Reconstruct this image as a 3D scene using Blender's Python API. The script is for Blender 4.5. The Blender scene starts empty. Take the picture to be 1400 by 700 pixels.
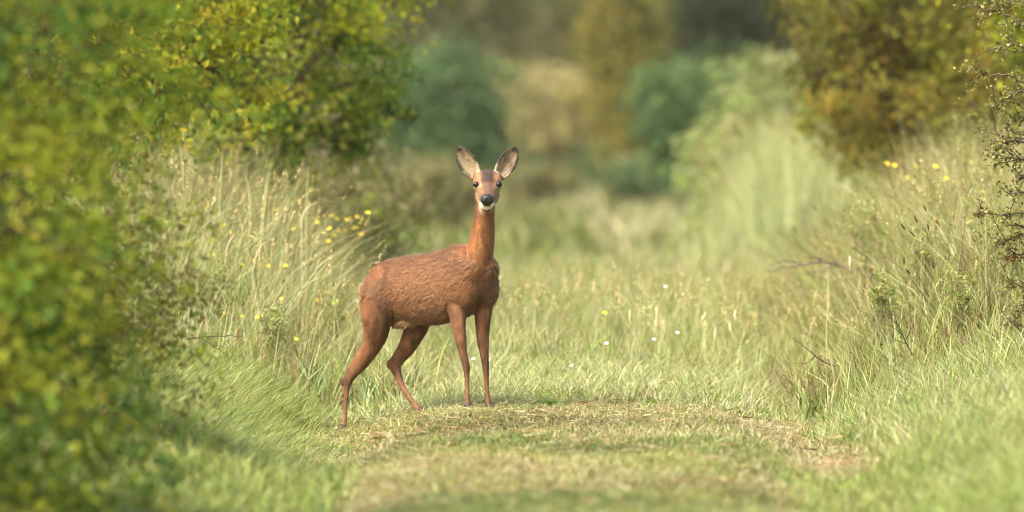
import bpy, math, random
import numpy as np
from mathutils import Vector

R = math.radians
SC = bpy.context.scene
COL = SC.collection
rng = np.random.default_rng(7)
random.seed(7)

# ---------------------------------------------------------------- camera
CAM_H, CAM_D, FPX = 1.15, 25.0, 7900.0        # height, metres to the deer, focal length in 1/1400 of the frame width
PITCH = math.atan(153.0 / FPX)
cam_d = bpy.data.cameras.new('camera')
cam = bpy.data.objects.new('camera', cam_d); COL.objects.link(cam)
cam.location = (0, -CAM_D, CAM_H)
cam.rotation_euler = (R(90) - PITCH, 0, 0)
cam_d.sensor_width = 36.0
cam_d.lens = 36.0 * FPX / 1400.0
cam_d.clip_start = 0.5; cam_d.clip_end = 4000
cam_d.dof.use_dof = True
cam_d.dof.focus_distance = CAM_D - 0.2
cam_d.dof.aperture_fstop = (cam_d.lens / 1000.0) / 0.099
SC.camera = cam

# ---------------------------------------------------------------- sky, sun, exposure
SUN_AZ, SUN_EL = R(-138), R(50)               # azimuth from +Y, clockwise: from behind the camera's left shoulder
w = bpy.data.worlds.new('World'); SC.world = w; w.use_nodes = True
nt = w.node_tree
sky = nt.nodes.new('ShaderNodeTexSky'); sky.sky_type = 'NISHITA'; sky.sun_disc = False
sky.sun_elevation = SUN_EL; sky.sun_rotation = SUN_AZ
sky.air_density = 1.0; sky.dust_density = 7.0; sky.ozone_density = 0.6
bg = nt.nodes['Background']; bg.inputs['Strength'].default_value = 0.12
nt.links.new(sky.outputs[0], bg.inputs['Color'])
sd = bpy.data.lights.new('sun', 'SUN'); sd.energy = 1.5; sd.angle = R(16); sd.color = (1.0, 0.92, 0.78)
sun = bpy.data.objects.new('sun', sd); COL.objects.link(sun)
sdir = Vector((math.sin(SUN_AZ) * math.cos(SUN_EL), math.cos(SUN_AZ) * math.cos(SUN_EL), math.sin(SUN_EL)))
sun.rotation_euler = sdir.to_track_quat('Z', 'Y').to_euler()
sun.location = sdir * 40
SC.view_settings.view_transform = 'Standard'; SC.view_settings.look = 'None'
SC.view_settings.exposure = 1.87; SC.view_settings.gamma = 1.0
SC.render.engine = 'CYCLES'
cy = SC.cycles
cy.max_bounces = 7; cy.diffuse_bounces = 4; cy.glossy_bounces = 2; cy.transmission_bounces = 5; cy.volume_bounces = 1
cy.use_denoising = True; cy.use_adaptive_sampling = False; cy.filter_width = 1.05
cy.sample_clamp_indirect = 4.0

# ---------------------------------------------------------------- helpers
def at(px, py, Y):
    """world point on the plane y=Y seen at (px, py) of a 1400 x 700 frame; used to take positions off the photograph"""
    cp, sp = math.cos(PITCH), math.sin(PITCH)
    a, b = (px - 700) / FPX, -(py - 350) / FPX
    d = np.array([a, cp + b * sp, -sp + b * cp])
    t = (Y + CAM_D) / d[1]
    return np.array([0, -CAM_D, CAM_H]) + d * t

def sstep(a, b, x):
    t = np.clip((x - a) / (b - a), 0, 1)
    return t * t * (3 - 2 * t)

_G = np.random.default_rng(3).random((256, 256))
def vnoise(x, y, s=1.0, o=0):
    x = np.asarray(x, float) * s + 31.7 * o + 100; y = np.asarray(y, float) * s + 17.3 * o + 100
    xi, yi = np.floor(x).astype(int), np.floor(y).astype(int)
    fx, fy = x - xi, y - yi
    fx = fx * fx * (3 - 2 * fx); fy = fy * fy * (3 - 2 * fy)
    g = lambda i, j: _G[i & 255, j & 255]
    return (g(xi, yi) * (1 - fx) * (1 - fy) + g(xi + 1, yi) * fx * (1 - fy) +
            g(xi, yi + 1) * (1 - fx) * fy + g(xi + 1, yi + 1) * fx * fy)

def fbm(x, y, s=1.0, o=0):
    return 0.55 * vnoise(x, y, s, o) + 0.3 * vnoise(x, y, s * 2.1, o + 5) + 0.15 * vnoise(x, y, s * 4.3, o + 9)

def terrain(x, y):
    x = np.asarray(x, float); y = np.asarray(y, float)
    near = 1 - sstep(12, 40, y)
    z = -0.11 * np.exp(-((x + 0.75) / 0.30) ** 2) * near
    z = z - 0.085 * np.exp(-((x - 1.24 - .022 * np.clip(y, -9, 12)) / 0.22) ** 2) * near
    z = z + 0.30 * sstep(1.4, 2.7, x) * (1 - sstep(30, 70, y)) + 0.16 * sstep(-1.05, -2.2, x) * near
    mid = np.exp(-((x + 0.2) / 0.75) ** 2 - ((y + 0.1) / 0.6) ** 2)     # level where the deer stands
    z = z + (fbm(x, y, 0.9) - 0.5) * 0.09 * (1 - 0.92 * mid) * (1 - sstep(100, 300, np.hypot(x, y)))
    z = z + (fbm(x, y * .8, 3.2, 40) - .5) * .05 * (1 - .9 * mid) * sstep(14, 6, np.abs(y))
    return z

def mesh_arrays(name, V, F, C=None, smooth=False):
    V = np.asarray(V, np.float32); F = np.asarray(F, np.int32)
    k = F.shape[1]
    me = bpy.data.meshes.new(name)
    me.vertices.add(len(V)); me.vertices.foreach_set('co', V.ravel())
    me.loops.add(F.size); me.loops.foreach_set('vertex_index', F.ravel())
    me.polygons.add(len(F)); me.polygons.foreach_set('loop_start', np.arange(len(F), dtype=np.int32) * k)
    me.polygons.foreach_set('use_smooth', np.full(len(F), smooth))
    me.update(calc_edges=True)
    if C is not None:
        rgba = np.ones((len(V), 4), np.float32); rgba[:, :3] = C
        me.attributes.new('Col', 'FLOAT_COLOR', 'POINT').data.foreach_set('color', rgba.ravel())
    return me

def obj(name, me, mat=None, parent=None, loc=None):
    if mat is not None and not me.materials: me.materials.append(mat)
    o = bpy.data.objects.new(name, me); COL.objects.link(o)
    if parent is not None: o.parent = parent
    if loc is not None: o.location = loc
    return o

def tag(o, label=None, cat=None, group=None, kind=None):
    if label: o['label'] = label
    if cat: o['category'] = cat
    if group: o['group'] = group
    if kind: o['kind'] = kind
    return o

def thing(name, loc, label, cat, group=None):
    o = bpy.data.objects.new(name, None); COL.objects.link(o); o.location = loc
    o.empty_display_size = 0.1
    return tag(o, label, cat, group)

class MB:
    """collects triangles with a colour per vertex"""
    def __init__(s): s.V, s.F, s.C, s.n = [], [], [], 0
    def add(s, V, F, C):
        V = np.asarray(V, float); F = np.asarray(F, int)
        if F.shape[1] == 4: F = np.concatenate([F[:, [0, 1, 2]], F[:, [0, 2, 3]]])
        C = np.broadcast_to(np.asarray(C, float), V.shape)
        s.V.append(V); s.F.append(F + s.n); s.C.append(C); s.n += len(V)
    def mesh(s, name, smooth=False, origin=(0, 0, 0)):
        return mesh_arrays(name, np.concatenate(s.V) - np.asarray(origin), np.concatenate(s.F), np.concatenate(s.C), smooth)

def tube(P, rad, n=6):
    P = np.asarray(P, float); m = len(P)
    rad = np.broadcast_to(np.asarray(rad, float), (m,))
    T = np.gradient(P, axis=0); T /= np.linalg.norm(T, axis=1)[:, None] + 1e-9
    ref = np.array([0.31, 0.87, 0.38]) if abs(T[0] @ np.array([0.31, 0.87, 0.38])) < 0.9 else np.array([1.0, 0, 0])
    U = np.cross(T, ref); U /= np.linalg.norm(U, axis=1)[:, None] + 1e-9
    W = np.cross(T, U)
    a = np.arange(n) * 2 * math.pi / n
    V = (P[:, None] + rad[:, None, None] * (np.cos(a)[None, :, None] * U[:, None] + np.sin(a)[None, :, None] * W[:, None])).reshape(-1, 3)
    F = []
    for i in range(m - 1):
        for j in range(n):
            k = (j + 1) % n
            F.append((i * n + j, i * n + k, (i + 1) * n + k, (i + 1) * n + j))
    F = np.array(F)
    F3 = np.concatenate([F[:, [0, 1, 2]], F[:, [0, 2, 3]]])
    V = np.concatenate([V, P[:1], P[-1:]])
    cap = [((m * n), (j + 1) % n, j) for j in range(n)] + [(m * n + 1, (m - 1) * n + j, (m - 1) * n + (j + 1) % n) for j in range(n)]
    return V, np.concatenate([F3, np.array(cap)])

def bez(a, b, c, n=8):
    t = np.linspace(0, 1, n)[:, None]
    return (1 - t) ** 2 * np.asarray(a) + 2 * t * (1 - t) * np.asarray(b) + t * t * np.asarray(c)

# ---------------------------------------------------------------- materials
def nodes(name):
    m = bpy.data.materials.new(name); m.use_nodes = True
    n = m.node_tree; n.nodes.clear()
    out = n.nodes.new('ShaderNodeOutputMaterial')
    return m, n, out

def leaf_mat(name, trans=0.35, rough=0.55, spec=0.3, tint=(1.25, 1.2, 0.6), var=.42):
    m, n, out = nodes(name)
    at_ = n.nodes.new('ShaderNodeAttribute'); at_.attribute_name = 'Col'
    geo = n.nodes.new('ShaderNodeNewGeometry')
    # each island (blade or leaf) a little different from its neighbour
    mr = n.nodes.new('ShaderNodeMapRange'); mr.inputs['To Min'].default_value = 1 - var; mr.inputs['To Max'].default_value = 1 + var
    n.links.new(geo.outputs['Random Per Island'], mr.inputs['Value'])
    mul = n.nodes.new('ShaderNodeVectorMath'); mul.operation = 'SCALE'
    n.links.new(at_.outputs['Color'], mul.inputs[0]); n.links.new(mr.outputs[0], mul.inputs['Scale'])
    p = n.nodes.new('ShaderNodeBsdfPrincipled')
    p.inputs['Roughness'].default_value = rough; p.inputs['Specular IOR Level'].default_value = spec
    n.links.new(mul.outputs[0], p.inputs['Base Color'])
    tm = n.nodes.new('ShaderNodeVectorMath'); tm.operation = 'MULTIPLY'; tm.inputs[1].default_value = tint
    n.links.new(mul.outputs[0], tm.inputs[0])
    tr = n.nodes.new('ShaderNodeBsdfTranslucent'); n.links.new(tm.outputs[0], tr.inputs['Color'])
    mx = n.nodes.new('ShaderNodeMixShader'); mx.inputs[0].default_value = trans
    n.links.new(p.outputs[0], mx.inputs[1]); n.links.new(tr.outputs[0], mx.inputs[2])
    n.links.new(mx.outputs[0], out.inputs[0])
    return m

def col_mat(name, rough=0.75, spec=0.2, bump=0.0, bscale=60.0, sheen=0.0):
    m, n, out = nodes(name)
    at_ = n.nodes.new('ShaderNodeAttribute'); at_.attribute_name = 'Col'
    p = n.nodes.new('ShaderNodeBsdfPrincipled')
    p.inputs['Roughness'].default_value = rough; p.inputs['Specular IOR Level'].default_value = spec
    if sheen: p.inputs['Sheen Weight'].default_value = sheen; p.inputs['Sheen Roughness'].default_value = 0.4
    tc = n.nodes.new('ShaderNodeTexCoord')
    no = n.nodes.new('ShaderNodeTexNoise'); no.inputs['Scale'].default_value = bscale; no.inputs['Detail'].default_value = 4
    n.links.new(tc.outputs['Object'], no.inputs['Vector'])
    mr = n.nodes.new('ShaderNodeMapRange'); mr.inputs['To Min'].default_value = 0.72; mr.inputs['To Max'].default_value = 1.28
    n.links.new(no.outputs['Fac'], mr.inputs['Value'])
    mul = n.nodes.new('ShaderNodeVectorMath'); mul.operation = 'SCALE'
    n.links.new(at_.outputs['Color'], mul.inputs[0]); n.links.new(mr.outputs[0], mul.inputs['Scale'])
    n.links.new(mul.outputs[0], p.inputs['Base Color'])
    if bump:
        b = n.nodes.new('ShaderNodeBump'); b.inputs['Strength'].default_value = bump; b.inputs['Distance'].default_value = 0.01
        n.links.new(no.outputs['Fac'], b.inputs['Height']); n.links.new(b.outputs[0], p.inputs['Normal'])
    n.links.new(p.outputs[0], out.inputs[0])
    return m

M_GRASS = leaf_mat('grass_blade', 0.30, 0.5, 0.25)
M_LEAF = leaf_mat('shrub_leaf', 0.46, 0.6, 0.15, (1.2, 1.2, .6), .3)
M_PETAL = leaf_mat('petal', 0.3, 0.5, 0.2, (1.1, 1.0, 0.8))
M_BARK = col_mat('bark', 0.9, 0.1, 0.6, 40)
M_STEM = col_mat('stem', 0.7, 0.2)
M_FUR = col_mat('deer_coat', 0.62, 0.22, 0.0, 90, 0.15)
# ================================================================ GROUND
def ground_material():
    m, n, out = nodes('soil_and_thatch')
    tc = n.nodes.new('ShaderNodeTexCoord')
    def noise(s, d=5, st=(1, 1, 1)):
        mp = n.nodes.new('ShaderNodeMapping'); mp.inputs['Scale'].default_value = st
        n.links.new(tc.outputs['Object'], mp.inputs[0])
        t = n.nodes.new('ShaderNodeTexNoise'); t.inputs['Scale'].default_value = s; t.inputs['Detail'].default_value = d
        n.links.new(mp.outputs[0], t.inputs['Vector']); return t
    a, b, c = noise(1.6), noise(24, 6), noise(90, 3)
    r1 = n.nodes.new('ShaderNodeValToRGB')
    r1.color_ramp.elements[0].position = 0.36; r1.color_ramp.elements[0].color = (0.20, 0.145, 0.075, 1)
    r1.color_ramp.elements[1].position = 0.62; r1.color_ramp.elements[1].color = (0.13, 0.155, 0.045, 1)
    n.links.new(a.outputs['Fac'], r1.inputs[0])
    r2 = n.nodes.new('ShaderNodeValToRGB')
    r2.color_ramp.elements[0].position = 0.35; r2.color_ramp.elements[0].color = (0.10, 0.07, 0.04, 1)
    r2.color_ramp.elements[1].position = 0.7; r2.color_ramp.elements[1].color = (0.34, 0.27, 0.14, 1)
    n.links.new(b.outputs['Fac'], r2.inputs[0])
    mx = n.nodes.new('ShaderNodeMixRGB'); mx.inputs[0].default_value = 0.5
    n.links.new(r1.outputs[0], mx.inputs[1]); n.links.new(r2.outputs[0], mx.inputs[2])
    p = n.nodes.new('ShaderNodeBsdfPrincipled'); p.inputs['Roughness'].default_value = 0.95; p.inputs['Specular IOR Level'].default_value = 0.1
    n.links.new(mx.outputs[0], p.inputs['Base Color'])
    ad = n.nodes.new('ShaderNodeMath'); ad.operation = 'ADD'
    n.links.new(b.outputs['Fac'], ad.inputs[0]); n.links.new(c.outputs['Fac'], ad.inputs[1])
    bp = n.nodes.new('ShaderNodeBump'); bp.inputs['Strength'].default_value = 0.8; bp.inputs['Distance'].default_value = 0.02
    n.links.new(ad.outputs[0], bp.inputs['Height']); n.links.new(bp.outputs[0], p.inputs['Normal'])
    n.links.new(p.outputs[0], out.inputs[0])
    return m

gx = np.concatenate([-np.geomspace(1500, 4.2, 26), np.arange(-4, 5.01, 0.07), np.geomspace(5.2, 1500, 26)])
gy = np.concatenate([-25 - np.geomspace(400, 0.5, 14), np.arange(-25, -9, 0.5), np.arange(-9, 6, 0.07), np.arange(6, 20, 0.3), np.geomspace(20, 2500, 50)])
GX, GY = np.meshgrid(gx, gy)
V = np.stack([GX.ravel(), GY.ravel(), terrain(GX, GY).ravel()], 1)
ny, nx = GX.shape
idx = np.arange(nx * ny).reshape(ny, nx)
F = np.stack([idx[:-1, :-1].ravel(), idx[:-1, 1:].ravel(), idx[1:, 1:].ravel(), idx[1:, :-1].ravel()], 1)
tag(obj('ground', mesh_arrays('ground', V, F, None, True), ground_material()), kind='structure')
# ================================================================ DEER
YAW = R(35)
FW = np.array([math.cos(YAW), -math.sin(YAW), 0]); LAT = np.array([math.sin(YAW), math.cos(YAW), 0])
PX = 1 / 316.0
def axd(px): return -(px - 590) * PX * math.tan(YAW)

def nrm(v): return v / (np.linalg.norm(v, axis=-1, keepdims=True) + 1e-12)

def loft(sec, side, n=24):
    """sec: (centre, radius along side, radius across); closed tube through the rings"""
    C = np.array([s[0] for s in sec]); m = len(C)
    T = nrm(np.gradient(C, axis=0))
    U = nrm(side - (T @ side)[:, None] * T); W = np.cross(T, U)
    a = np.arange(n) * 2 * math.pi / n
    ru = np.array([s[1] for s in sec]); rv = np.array([s[2] for s in sec])
    V = C[:, None] + (ru[:, None] * np.cos(a))[:, :, None] * U[:, None] + (rv[:, None] * np.sin(a))[:, :, None] * W[:, None]
    V = np.concatenate([V.reshape(-1, 3), C[:1], C[-1:]])
    F = []
    for i in range(m - 1):
        for j in range(n):
            k = (j + 1) % n
            F += [(i * n + j, i * n + k, (i + 1) * n + k), (i * n + j, (i + 1) * n + k, (i + 1) * n + j)]
    F += [(m * n, (j + 1) % n, j) for j in range(n)] + [(m * n + 1, (m - 1) * n + j, (m - 1) * n + (j + 1) % n) for j in range(n)]
    return V, np.array(F)

def densify(sec, k=3):
    """Catmull-Rom through the rings so that the outline stays round"""
    A = np.array([np.concatenate([s[0], s[1:]]) for s in sec]); m = len(A); out = []
    for i in range(m - 1):
        p0, p1, p2, p3 = A[max(i - 1, 0)], A[i], A[i + 1], A[min(i + 2, m - 1)]
        for j in range(k):
            t = j / k
            out.append(0.5 * (2 * p1 + (p2 - p0) * t + (2 * p0 - 5 * p1 + 4 * p2 - p3) * t * t + (3 * p1 - p0 - 3 * p2 + p3) * t ** 3))
    out.append(A[-1])
    return [(a[:3], max(a[3], .002), max(a[4], .002)) for a in out]

LIMBS = []          # (sections, side, region name)
# trunk: px, top, bottom, half width
tr = [(499, 398, 424, .035), (506, 380, 436, .075), (518, 363, 445, .085), (535, 353, 446, .098), (560, 347, 443, .12), (588, 344, 447, .134),
      (612, 338, 443, .128), (632, 331, 436, .115), (648, 332, 431, .10), (660, 344, 426, .08), (668, 362, 418, .055), (672, 378, 406, .03)]
LIMBS.append(([(at(p + 2.5 * (p < 520), (t + b) / 2, axd(p)), w - .006, ((b - t) / 2 - 3.2) * PX) for p, t, b, w in tr], LAT, 'trunk'))
# neck
nk = [(640, 392, 24, .10, -.125), (648, 368, 23, .115, -.14), (655, 346, 20.5, .098, -.155), (659, 326, 18, .082, -.175), (661, 306, 16, .068, -.195),
      (662.5, 288, 14.5, .06, -.208), (664, 270, 14.5, .057, -.215), (665.5, 254, 13, .05, -.205)]
LIMBS.append(([(at(a, b, d), (hw - 1.6) * PX, hd * .94) for a, b, hw, hd, d in nk], np.array([1.0, 0, 0]), 'neck'))
# skull and muzzle, then lower jaw
hd = [(666, 243, -.165, 9, 8), (666, 245, -.185, 16, 13), (666.3, 248, -.215, 19.3, 16), (666.5, 253, -.245, 18.8, 16.5), (666.5, 259.5, -.275, 14.8, 15),
      (666.2, 266, -.305, 11.2, 12.2), (666, 271.5, -.332, 9.6, 10.6), (665.8, 275, -.352, 8.6, 9), (665.6, 276.5, -.362, 6, 6.5)]
LIMBS.append(([(at(a, b, d), hw * PX, hh * PX) for a, b, d, hw, hh in hd], np.array([1.0, 0, 0]), 'head'))
jw = [(666, 258, -.195, 13, 13), (666.3, 265, -.222, 16.6, 13), (666.3, 271.5, -.255, 14.8, 11.5), (665.6, 277, -.292, 10.8, 9), (664.8, 280.5, -.325, 7.6, 7), (664.6, 282.5, -.343, 5, 4.6)]
LIMBS.append(([(at(a, b, d), hw * PX, hh * PX) for a, b, d, hw, hh in jw], np.array([1.0, 0, 0]), 'head'))
# legs: px, py, half width across the axis in px, lateral half width in m, depth
def leg(rows, region): LIMBS.append(([(at(a, b, d), lw * (.86 if h < 7.8 else .95), h * PX * (.88 if h < 7.8 else .97)) for a, b, h, lw, d in rows], LAT, region))
leg([(524, 378, 22, .05, .065), (518, 405, 26, .064, .058), (515, 432, 23.5, .062, .068), (513.5, 456, 19, .05, .10), (505.5, 477, 13.8, .038, .13), (493, 495, 12.6, .029, .16),
     (481.5, 510, 9.2, .022, .178), (475, 523, 7.2, .021, .187), (473.5, 537, 4.4, .014, .19), (472.3, 555, 3.6, .012, .19), (471, 573, 3.9, .013, .19), (470, 583, 5.2, .017, .19), (469, 591, 4.6, .016, .19)], 'leg')
leg([(574, 418, 20, .05, .09), (572, 440, 18.5, .05, .105), (563.5, 460, 15.5, .042, .13), (555.5, 476, 12.8, .034, .155), (545.5, 489, 10.5, .027, .175), (540.5, 500, 9.6, .023, .182),
     (544, 513, 7.2, .018, .17), (549.5, 527, 5.6, .0145, .155), (556, 538, 5.0, .0135, .143), (564, 550, 5.0, .014, .13), (571, 560, 5.6, .016, .118), (576, 567, 5.2, .015, .11)], 'leg')
leg([(640, 352, 8, .015, -.145), (634, 382, 15, .036, -.14), (627, 410, 16.5, .042, -.15), (626, 432, 12.8, .036, -.162), (627.5, 450, 10, .029, -.172), (630, 466, 8.4, .025, -.18), (632.5, 481, 7.2, .021, -.18),
     (636, 495, 6.0, .0195, -.18), (637.8, 504, 5.6, .019, -.18), (638.2, 513, 4.4, .0145, -.18), (638.8, 530, 3.5, .0115, -.18), (639.2, 545, 3.7, .0125, -.18), (639.6, 554, 4.6, .016, -.18), (640, 562, 4.2, .015, -.18)], 'leg')
leg([(656, 375, 9, .02, -.125), (660, 398, 15, .04, -.122), (661, 418, 14, .038, -.118), (660, 438, 11.4, .034, -.11), (660, 455, 9.9, .028, -.106), (660.7, 470, 8.5, .024, -.105), (662, 484, 7.2, .021, -.105),
     (663.5, 496, 6.0, .0195, -.105), (664.2, 505, 5.3, .018, -.105), (664.8, 515, 4.3, .0145, -.105), (665.6, 530, 3.6, .012, -.105), (667, 545, 3.9, .013, -.105), (668.3, 554, 4.7, .016, -.105), (669, 561, 4.2, .015, -.105)], 'leg')
# muscle masses: shoulder blade, point of the shoulder, haunch, udder, tail stub
def blob(px, py, d, rx, rl, rz, region):
    c = at(px, py, d)
    LIMBS.append(([(c + FW * rx * math.sin(t), rl * math.cos(t) + 1e-3, rz * math.cos(t) + 1e-3) for t in np.linspace(-1.5, 1.5, 9)], LAT, region))
blob(630, 380, -.165, .095, .055, .14, 'trunk')
blob(668, 392, -.14, .04, .045, .085, 'trunk')
blob(524, 398, .055, .085, .05, .12, 'trunk')
blob(556, 437, .07, .075, .04, .032, 'udder')
blob(501, 411, .25, .02, .02, .042, 'rump')
blob(469, 521, .188, .014, .014, .020, 'leg2')
blob(533, 498, .182, .014, .015, .022, 'leg2')

def knob(px, py, d, r, region='leg2'):
    c = at(px, py, d); X = np.array([1.0, 0, 0])
    LIMBS.append(([(c + np.array([0, 1.0, 0]) * r[1] * math.sin(t), r[0] * math.cos(t) + 1e-3, r[2] * math.cos(t) + 1e-3) for t in np.linspace(-1.5, 1.5, 9)], X, region))
for s_ in (-1, 1):
    knob(666.3 + s_ * 12.5, 243, -.195, (.022, .03, .024))       # ear roots
    knob(666.3 + s_ * 13.2, 246.5, -.232, (.017, .026, .0085))     # brow above the eye
    knob(666.3 + s_ * 12.6, 257.5, -.245, (.017, .03, .010))      # cheek bone below it
    knob(666.3 + s_ * 8.0, 262, -.285, (.012, .035, .015))
knob(666.3, 238.5, -.212, (.036, .03, .016))
BV, BF, bn = [], [], 0
for sec, side, reg in LIMBS:
    v, f = loft(densify(sec), side)
    BV.append(v); BF.append(f + bn); bn += len(v)

# ears: cupped leaf shapes with a real thickness
def ear(base, tip, sgn):
    B, Tp = at(*base), at(*tip)
    ax = nrm(Tp - B); front = np.array([sgn * 0.25, -1, 0.1]); front = nrm(front - ax * (front @ ax)); sd_ = np.cross(ax, front)
    nu, nv = 15, 22
    prof_v = [0, .12, .3, .5, .68, .84, .94, 1]; prof_w = [7.0, 9.6, 12.2, 12.8, 11.4, 8.2, 4.9, 1.4]
    grid = []
    for j in range(nv):
        v = j / (nv - 1); wd = np.interp(v, prof_v, prof_w) * PX
        row = []
        for i in range(nu):
            u = -1 + 2 * i / (nu - 1)
            row.append(B + (Tp - B) * v + sd_ * wd * u - front * wd * 0.65 * (1 - u * u) * (1 - .35 * v))
        grid.append(row)
    G = np.array(grid)
    du = np.gradient(G, axis=1); dv = np.gradient(G, axis=0)
    N = nrm(np.cross(du, dv)); N *= np.sign((N @ front).mean())
    th = 0.0042
    A, Bk = G + N * th, G - N * th
    V = np.concatenate([A.reshape(-1, 3), Bk.reshape(-1, 3)]); o = nu * nv; F = []
    for j in range(nv - 1):
        for i in range(nu - 1):
            a, b, c, d = j * nu + i, j * nu + i + 1, (j + 1) * nu + i + 1, (j + 1) * nu + i
            F += [(a, b, c), (a, c, d), (o + a, o + c, o + b), (o + a, o + d, o + c)]
    rim = [i for i in range(nu)] + [j * nu + nu - 1 for j in range(1, nv)] + [(nv - 1) * nu + i for i in range(nu - 2, -1, -1)] + [j * nu for j in range(nv - 2, 0, -1)]
    for k in range(len(rim)):
        a, b = rim[k], rim[(k + 1) % len(rim)]
        F += [(a, o + b, b), (a, o + a, o + b)]
    return V, np.array(F), front
EARS = [((650.5, 242.5, -.19), (626, 201.5, -.172), -1), ((681.5, 243, -.19), (705.5, 202.5, -.172), 1)]
for e in EARS:
    v, f, _ = ear(*e)
    BV.append(v); BF.append(f + bn); bn += len(v)

raw = mesh_arrays('deer_raw', np.concatenate(BV), np.concatenate(BF))
tmp = bpy.data.objects.new('deer_raw', raw); COL.objects.link(tmp)
rm = tmp.modifiers.new('r', 'REMESH'); rm.mode = 'VOXEL'; rm.voxel_size = 0.0042; rm.use_smooth_shade = True
dg = bpy.context.evaluated_depsgraph_get()
ev = tmp.evaluated_get(dg); em = ev.to_mesh()
dv = np.empty(len(em.vertices) * 3, np.float32); em.vertices.foreach_get('co', dv); dv = dv.reshape(-1, 3).astype(float)
em.calc_loop_triangles()
df = np.empty(len(em.loop_triangles) * 3, np.int32); em.loop_triangles.foreach_get('vertices', df); df = df.reshape(-1, 3)
de = np.empty(len(em.edges) * 2, np.int32); em.edges.foreach_get('vertices', de); de = de.reshape(-1, 2)
ev.to_mesh_clear()
bpy.data.objects.remove(tmp); bpy.data.meshes.remove(raw)

# nearest skeleton sample gives each skin point its region, flow and radius
SK, ST, SR, SG = [], [], [], []
REG = {'trunk': 0, 'neck': 1, 'head': 2, 'leg': 3, 'udder': 4, 'rump': 5, 'ear': 6}
for sec, side, reg in LIMBS:
    if reg in ('udder', 'rump', 'leg2'): continue
    dd = densify(sec, 4); C = np.array([s[0] for s in dd]); T = nrm(np.gradient(C, axis=0))
    if reg == 'trunk': T = -T                    # coat lies from shoulder to rump
    if reg == 'neck': T = -T
    if reg == 'head': T = -T
    SK.append(C); ST.append(T); SR.append(np.array([(s[1] + s[2]) / 2 for s in dd])); SG.append(np.full(len(C), REG[reg]))
for b, t, s in EARS:
    B, Tp = at(*b), at(*t)
    k = np.linspace(0.1, 1, 10)[:, None]
    SK.append(B + (Tp - B) * k); ST.append(np.repeat(nrm(Tp - B)[None], 10, 0)); SR.append(np.full(10, .028)); SG.append(np.full(10, 6))
SK, ST, SR, SG = map(np.concatenate, (SK, ST, SR, SG))
def nearest(P):
    out = np.empty(len(P), int)
    for i in range(0, len(P), 4000):
        d = np.linalg.norm(P[i:i + 4000, None] - SK[None], axis=2) / (SR[None] + .012)
        out[i:i + 4000] = d.argmin(1)
    return out
near_i = nearest(dv); reg = SG[near_i]
deg = np.bincount(de.ravel(), minlength=len(dv)).astype(float)[:, None]
def lap(A):
    S = np.zeros_like(A)
    for k in range(A.shape[1]):
        S[:, k] = np.bincount(de[:, 0], A[de[:, 1], k], len(A)) + np.bincount(de[:, 1], A[de[:, 0], k], len(A))
    return S / deg
wsm = np.select([reg == 0, reg == 1, reg == 2, reg == 3, reg == 6], [.45, .5, .35, .3, .2], .4)[:, None]
for _ in range(3): wsm = lap(wsm)
for it in range(11):
    dv = dv + wsm * (lap(dv) - dv) * (1.0 if it < 6 else wsm * 1.4)
fx_, fy_ = 0, 0
_q = dv - np.array([0, -CAM_D, CAM_H]); _px = 700 + FPX * _q[:, 0] / _q[:, 1]; _z = dv[:, 2]
wl = np.exp(-((_px - 634) / 26) ** 2 - ((_z - at(634, 402, -.17)[2]) / .10) ** 2)[:, None] * (reg != 6)[:, None]
for it in range(34): dv = dv + .6 * wl * (lap(dv) - dv)             # shoulder flows into the upper leg
def vnormals(V, F):
    fn = np.cross(V[F[:, 1]] - V[F[:, 0]], V[F[:, 2]] - V[F[:, 0]]); N = np.zeros_like(V)
    for k in range(3):
        for c in range(3): N[:, c] += np.bincount(F[:, k], fn[:, c], len(V))
    return nrm(N), np.linalg.norm(fn, axis=1) / 2
dn, fa = vnormals(dv, df)
near_i = nearest(dv); reg = SG[near_i]

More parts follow.
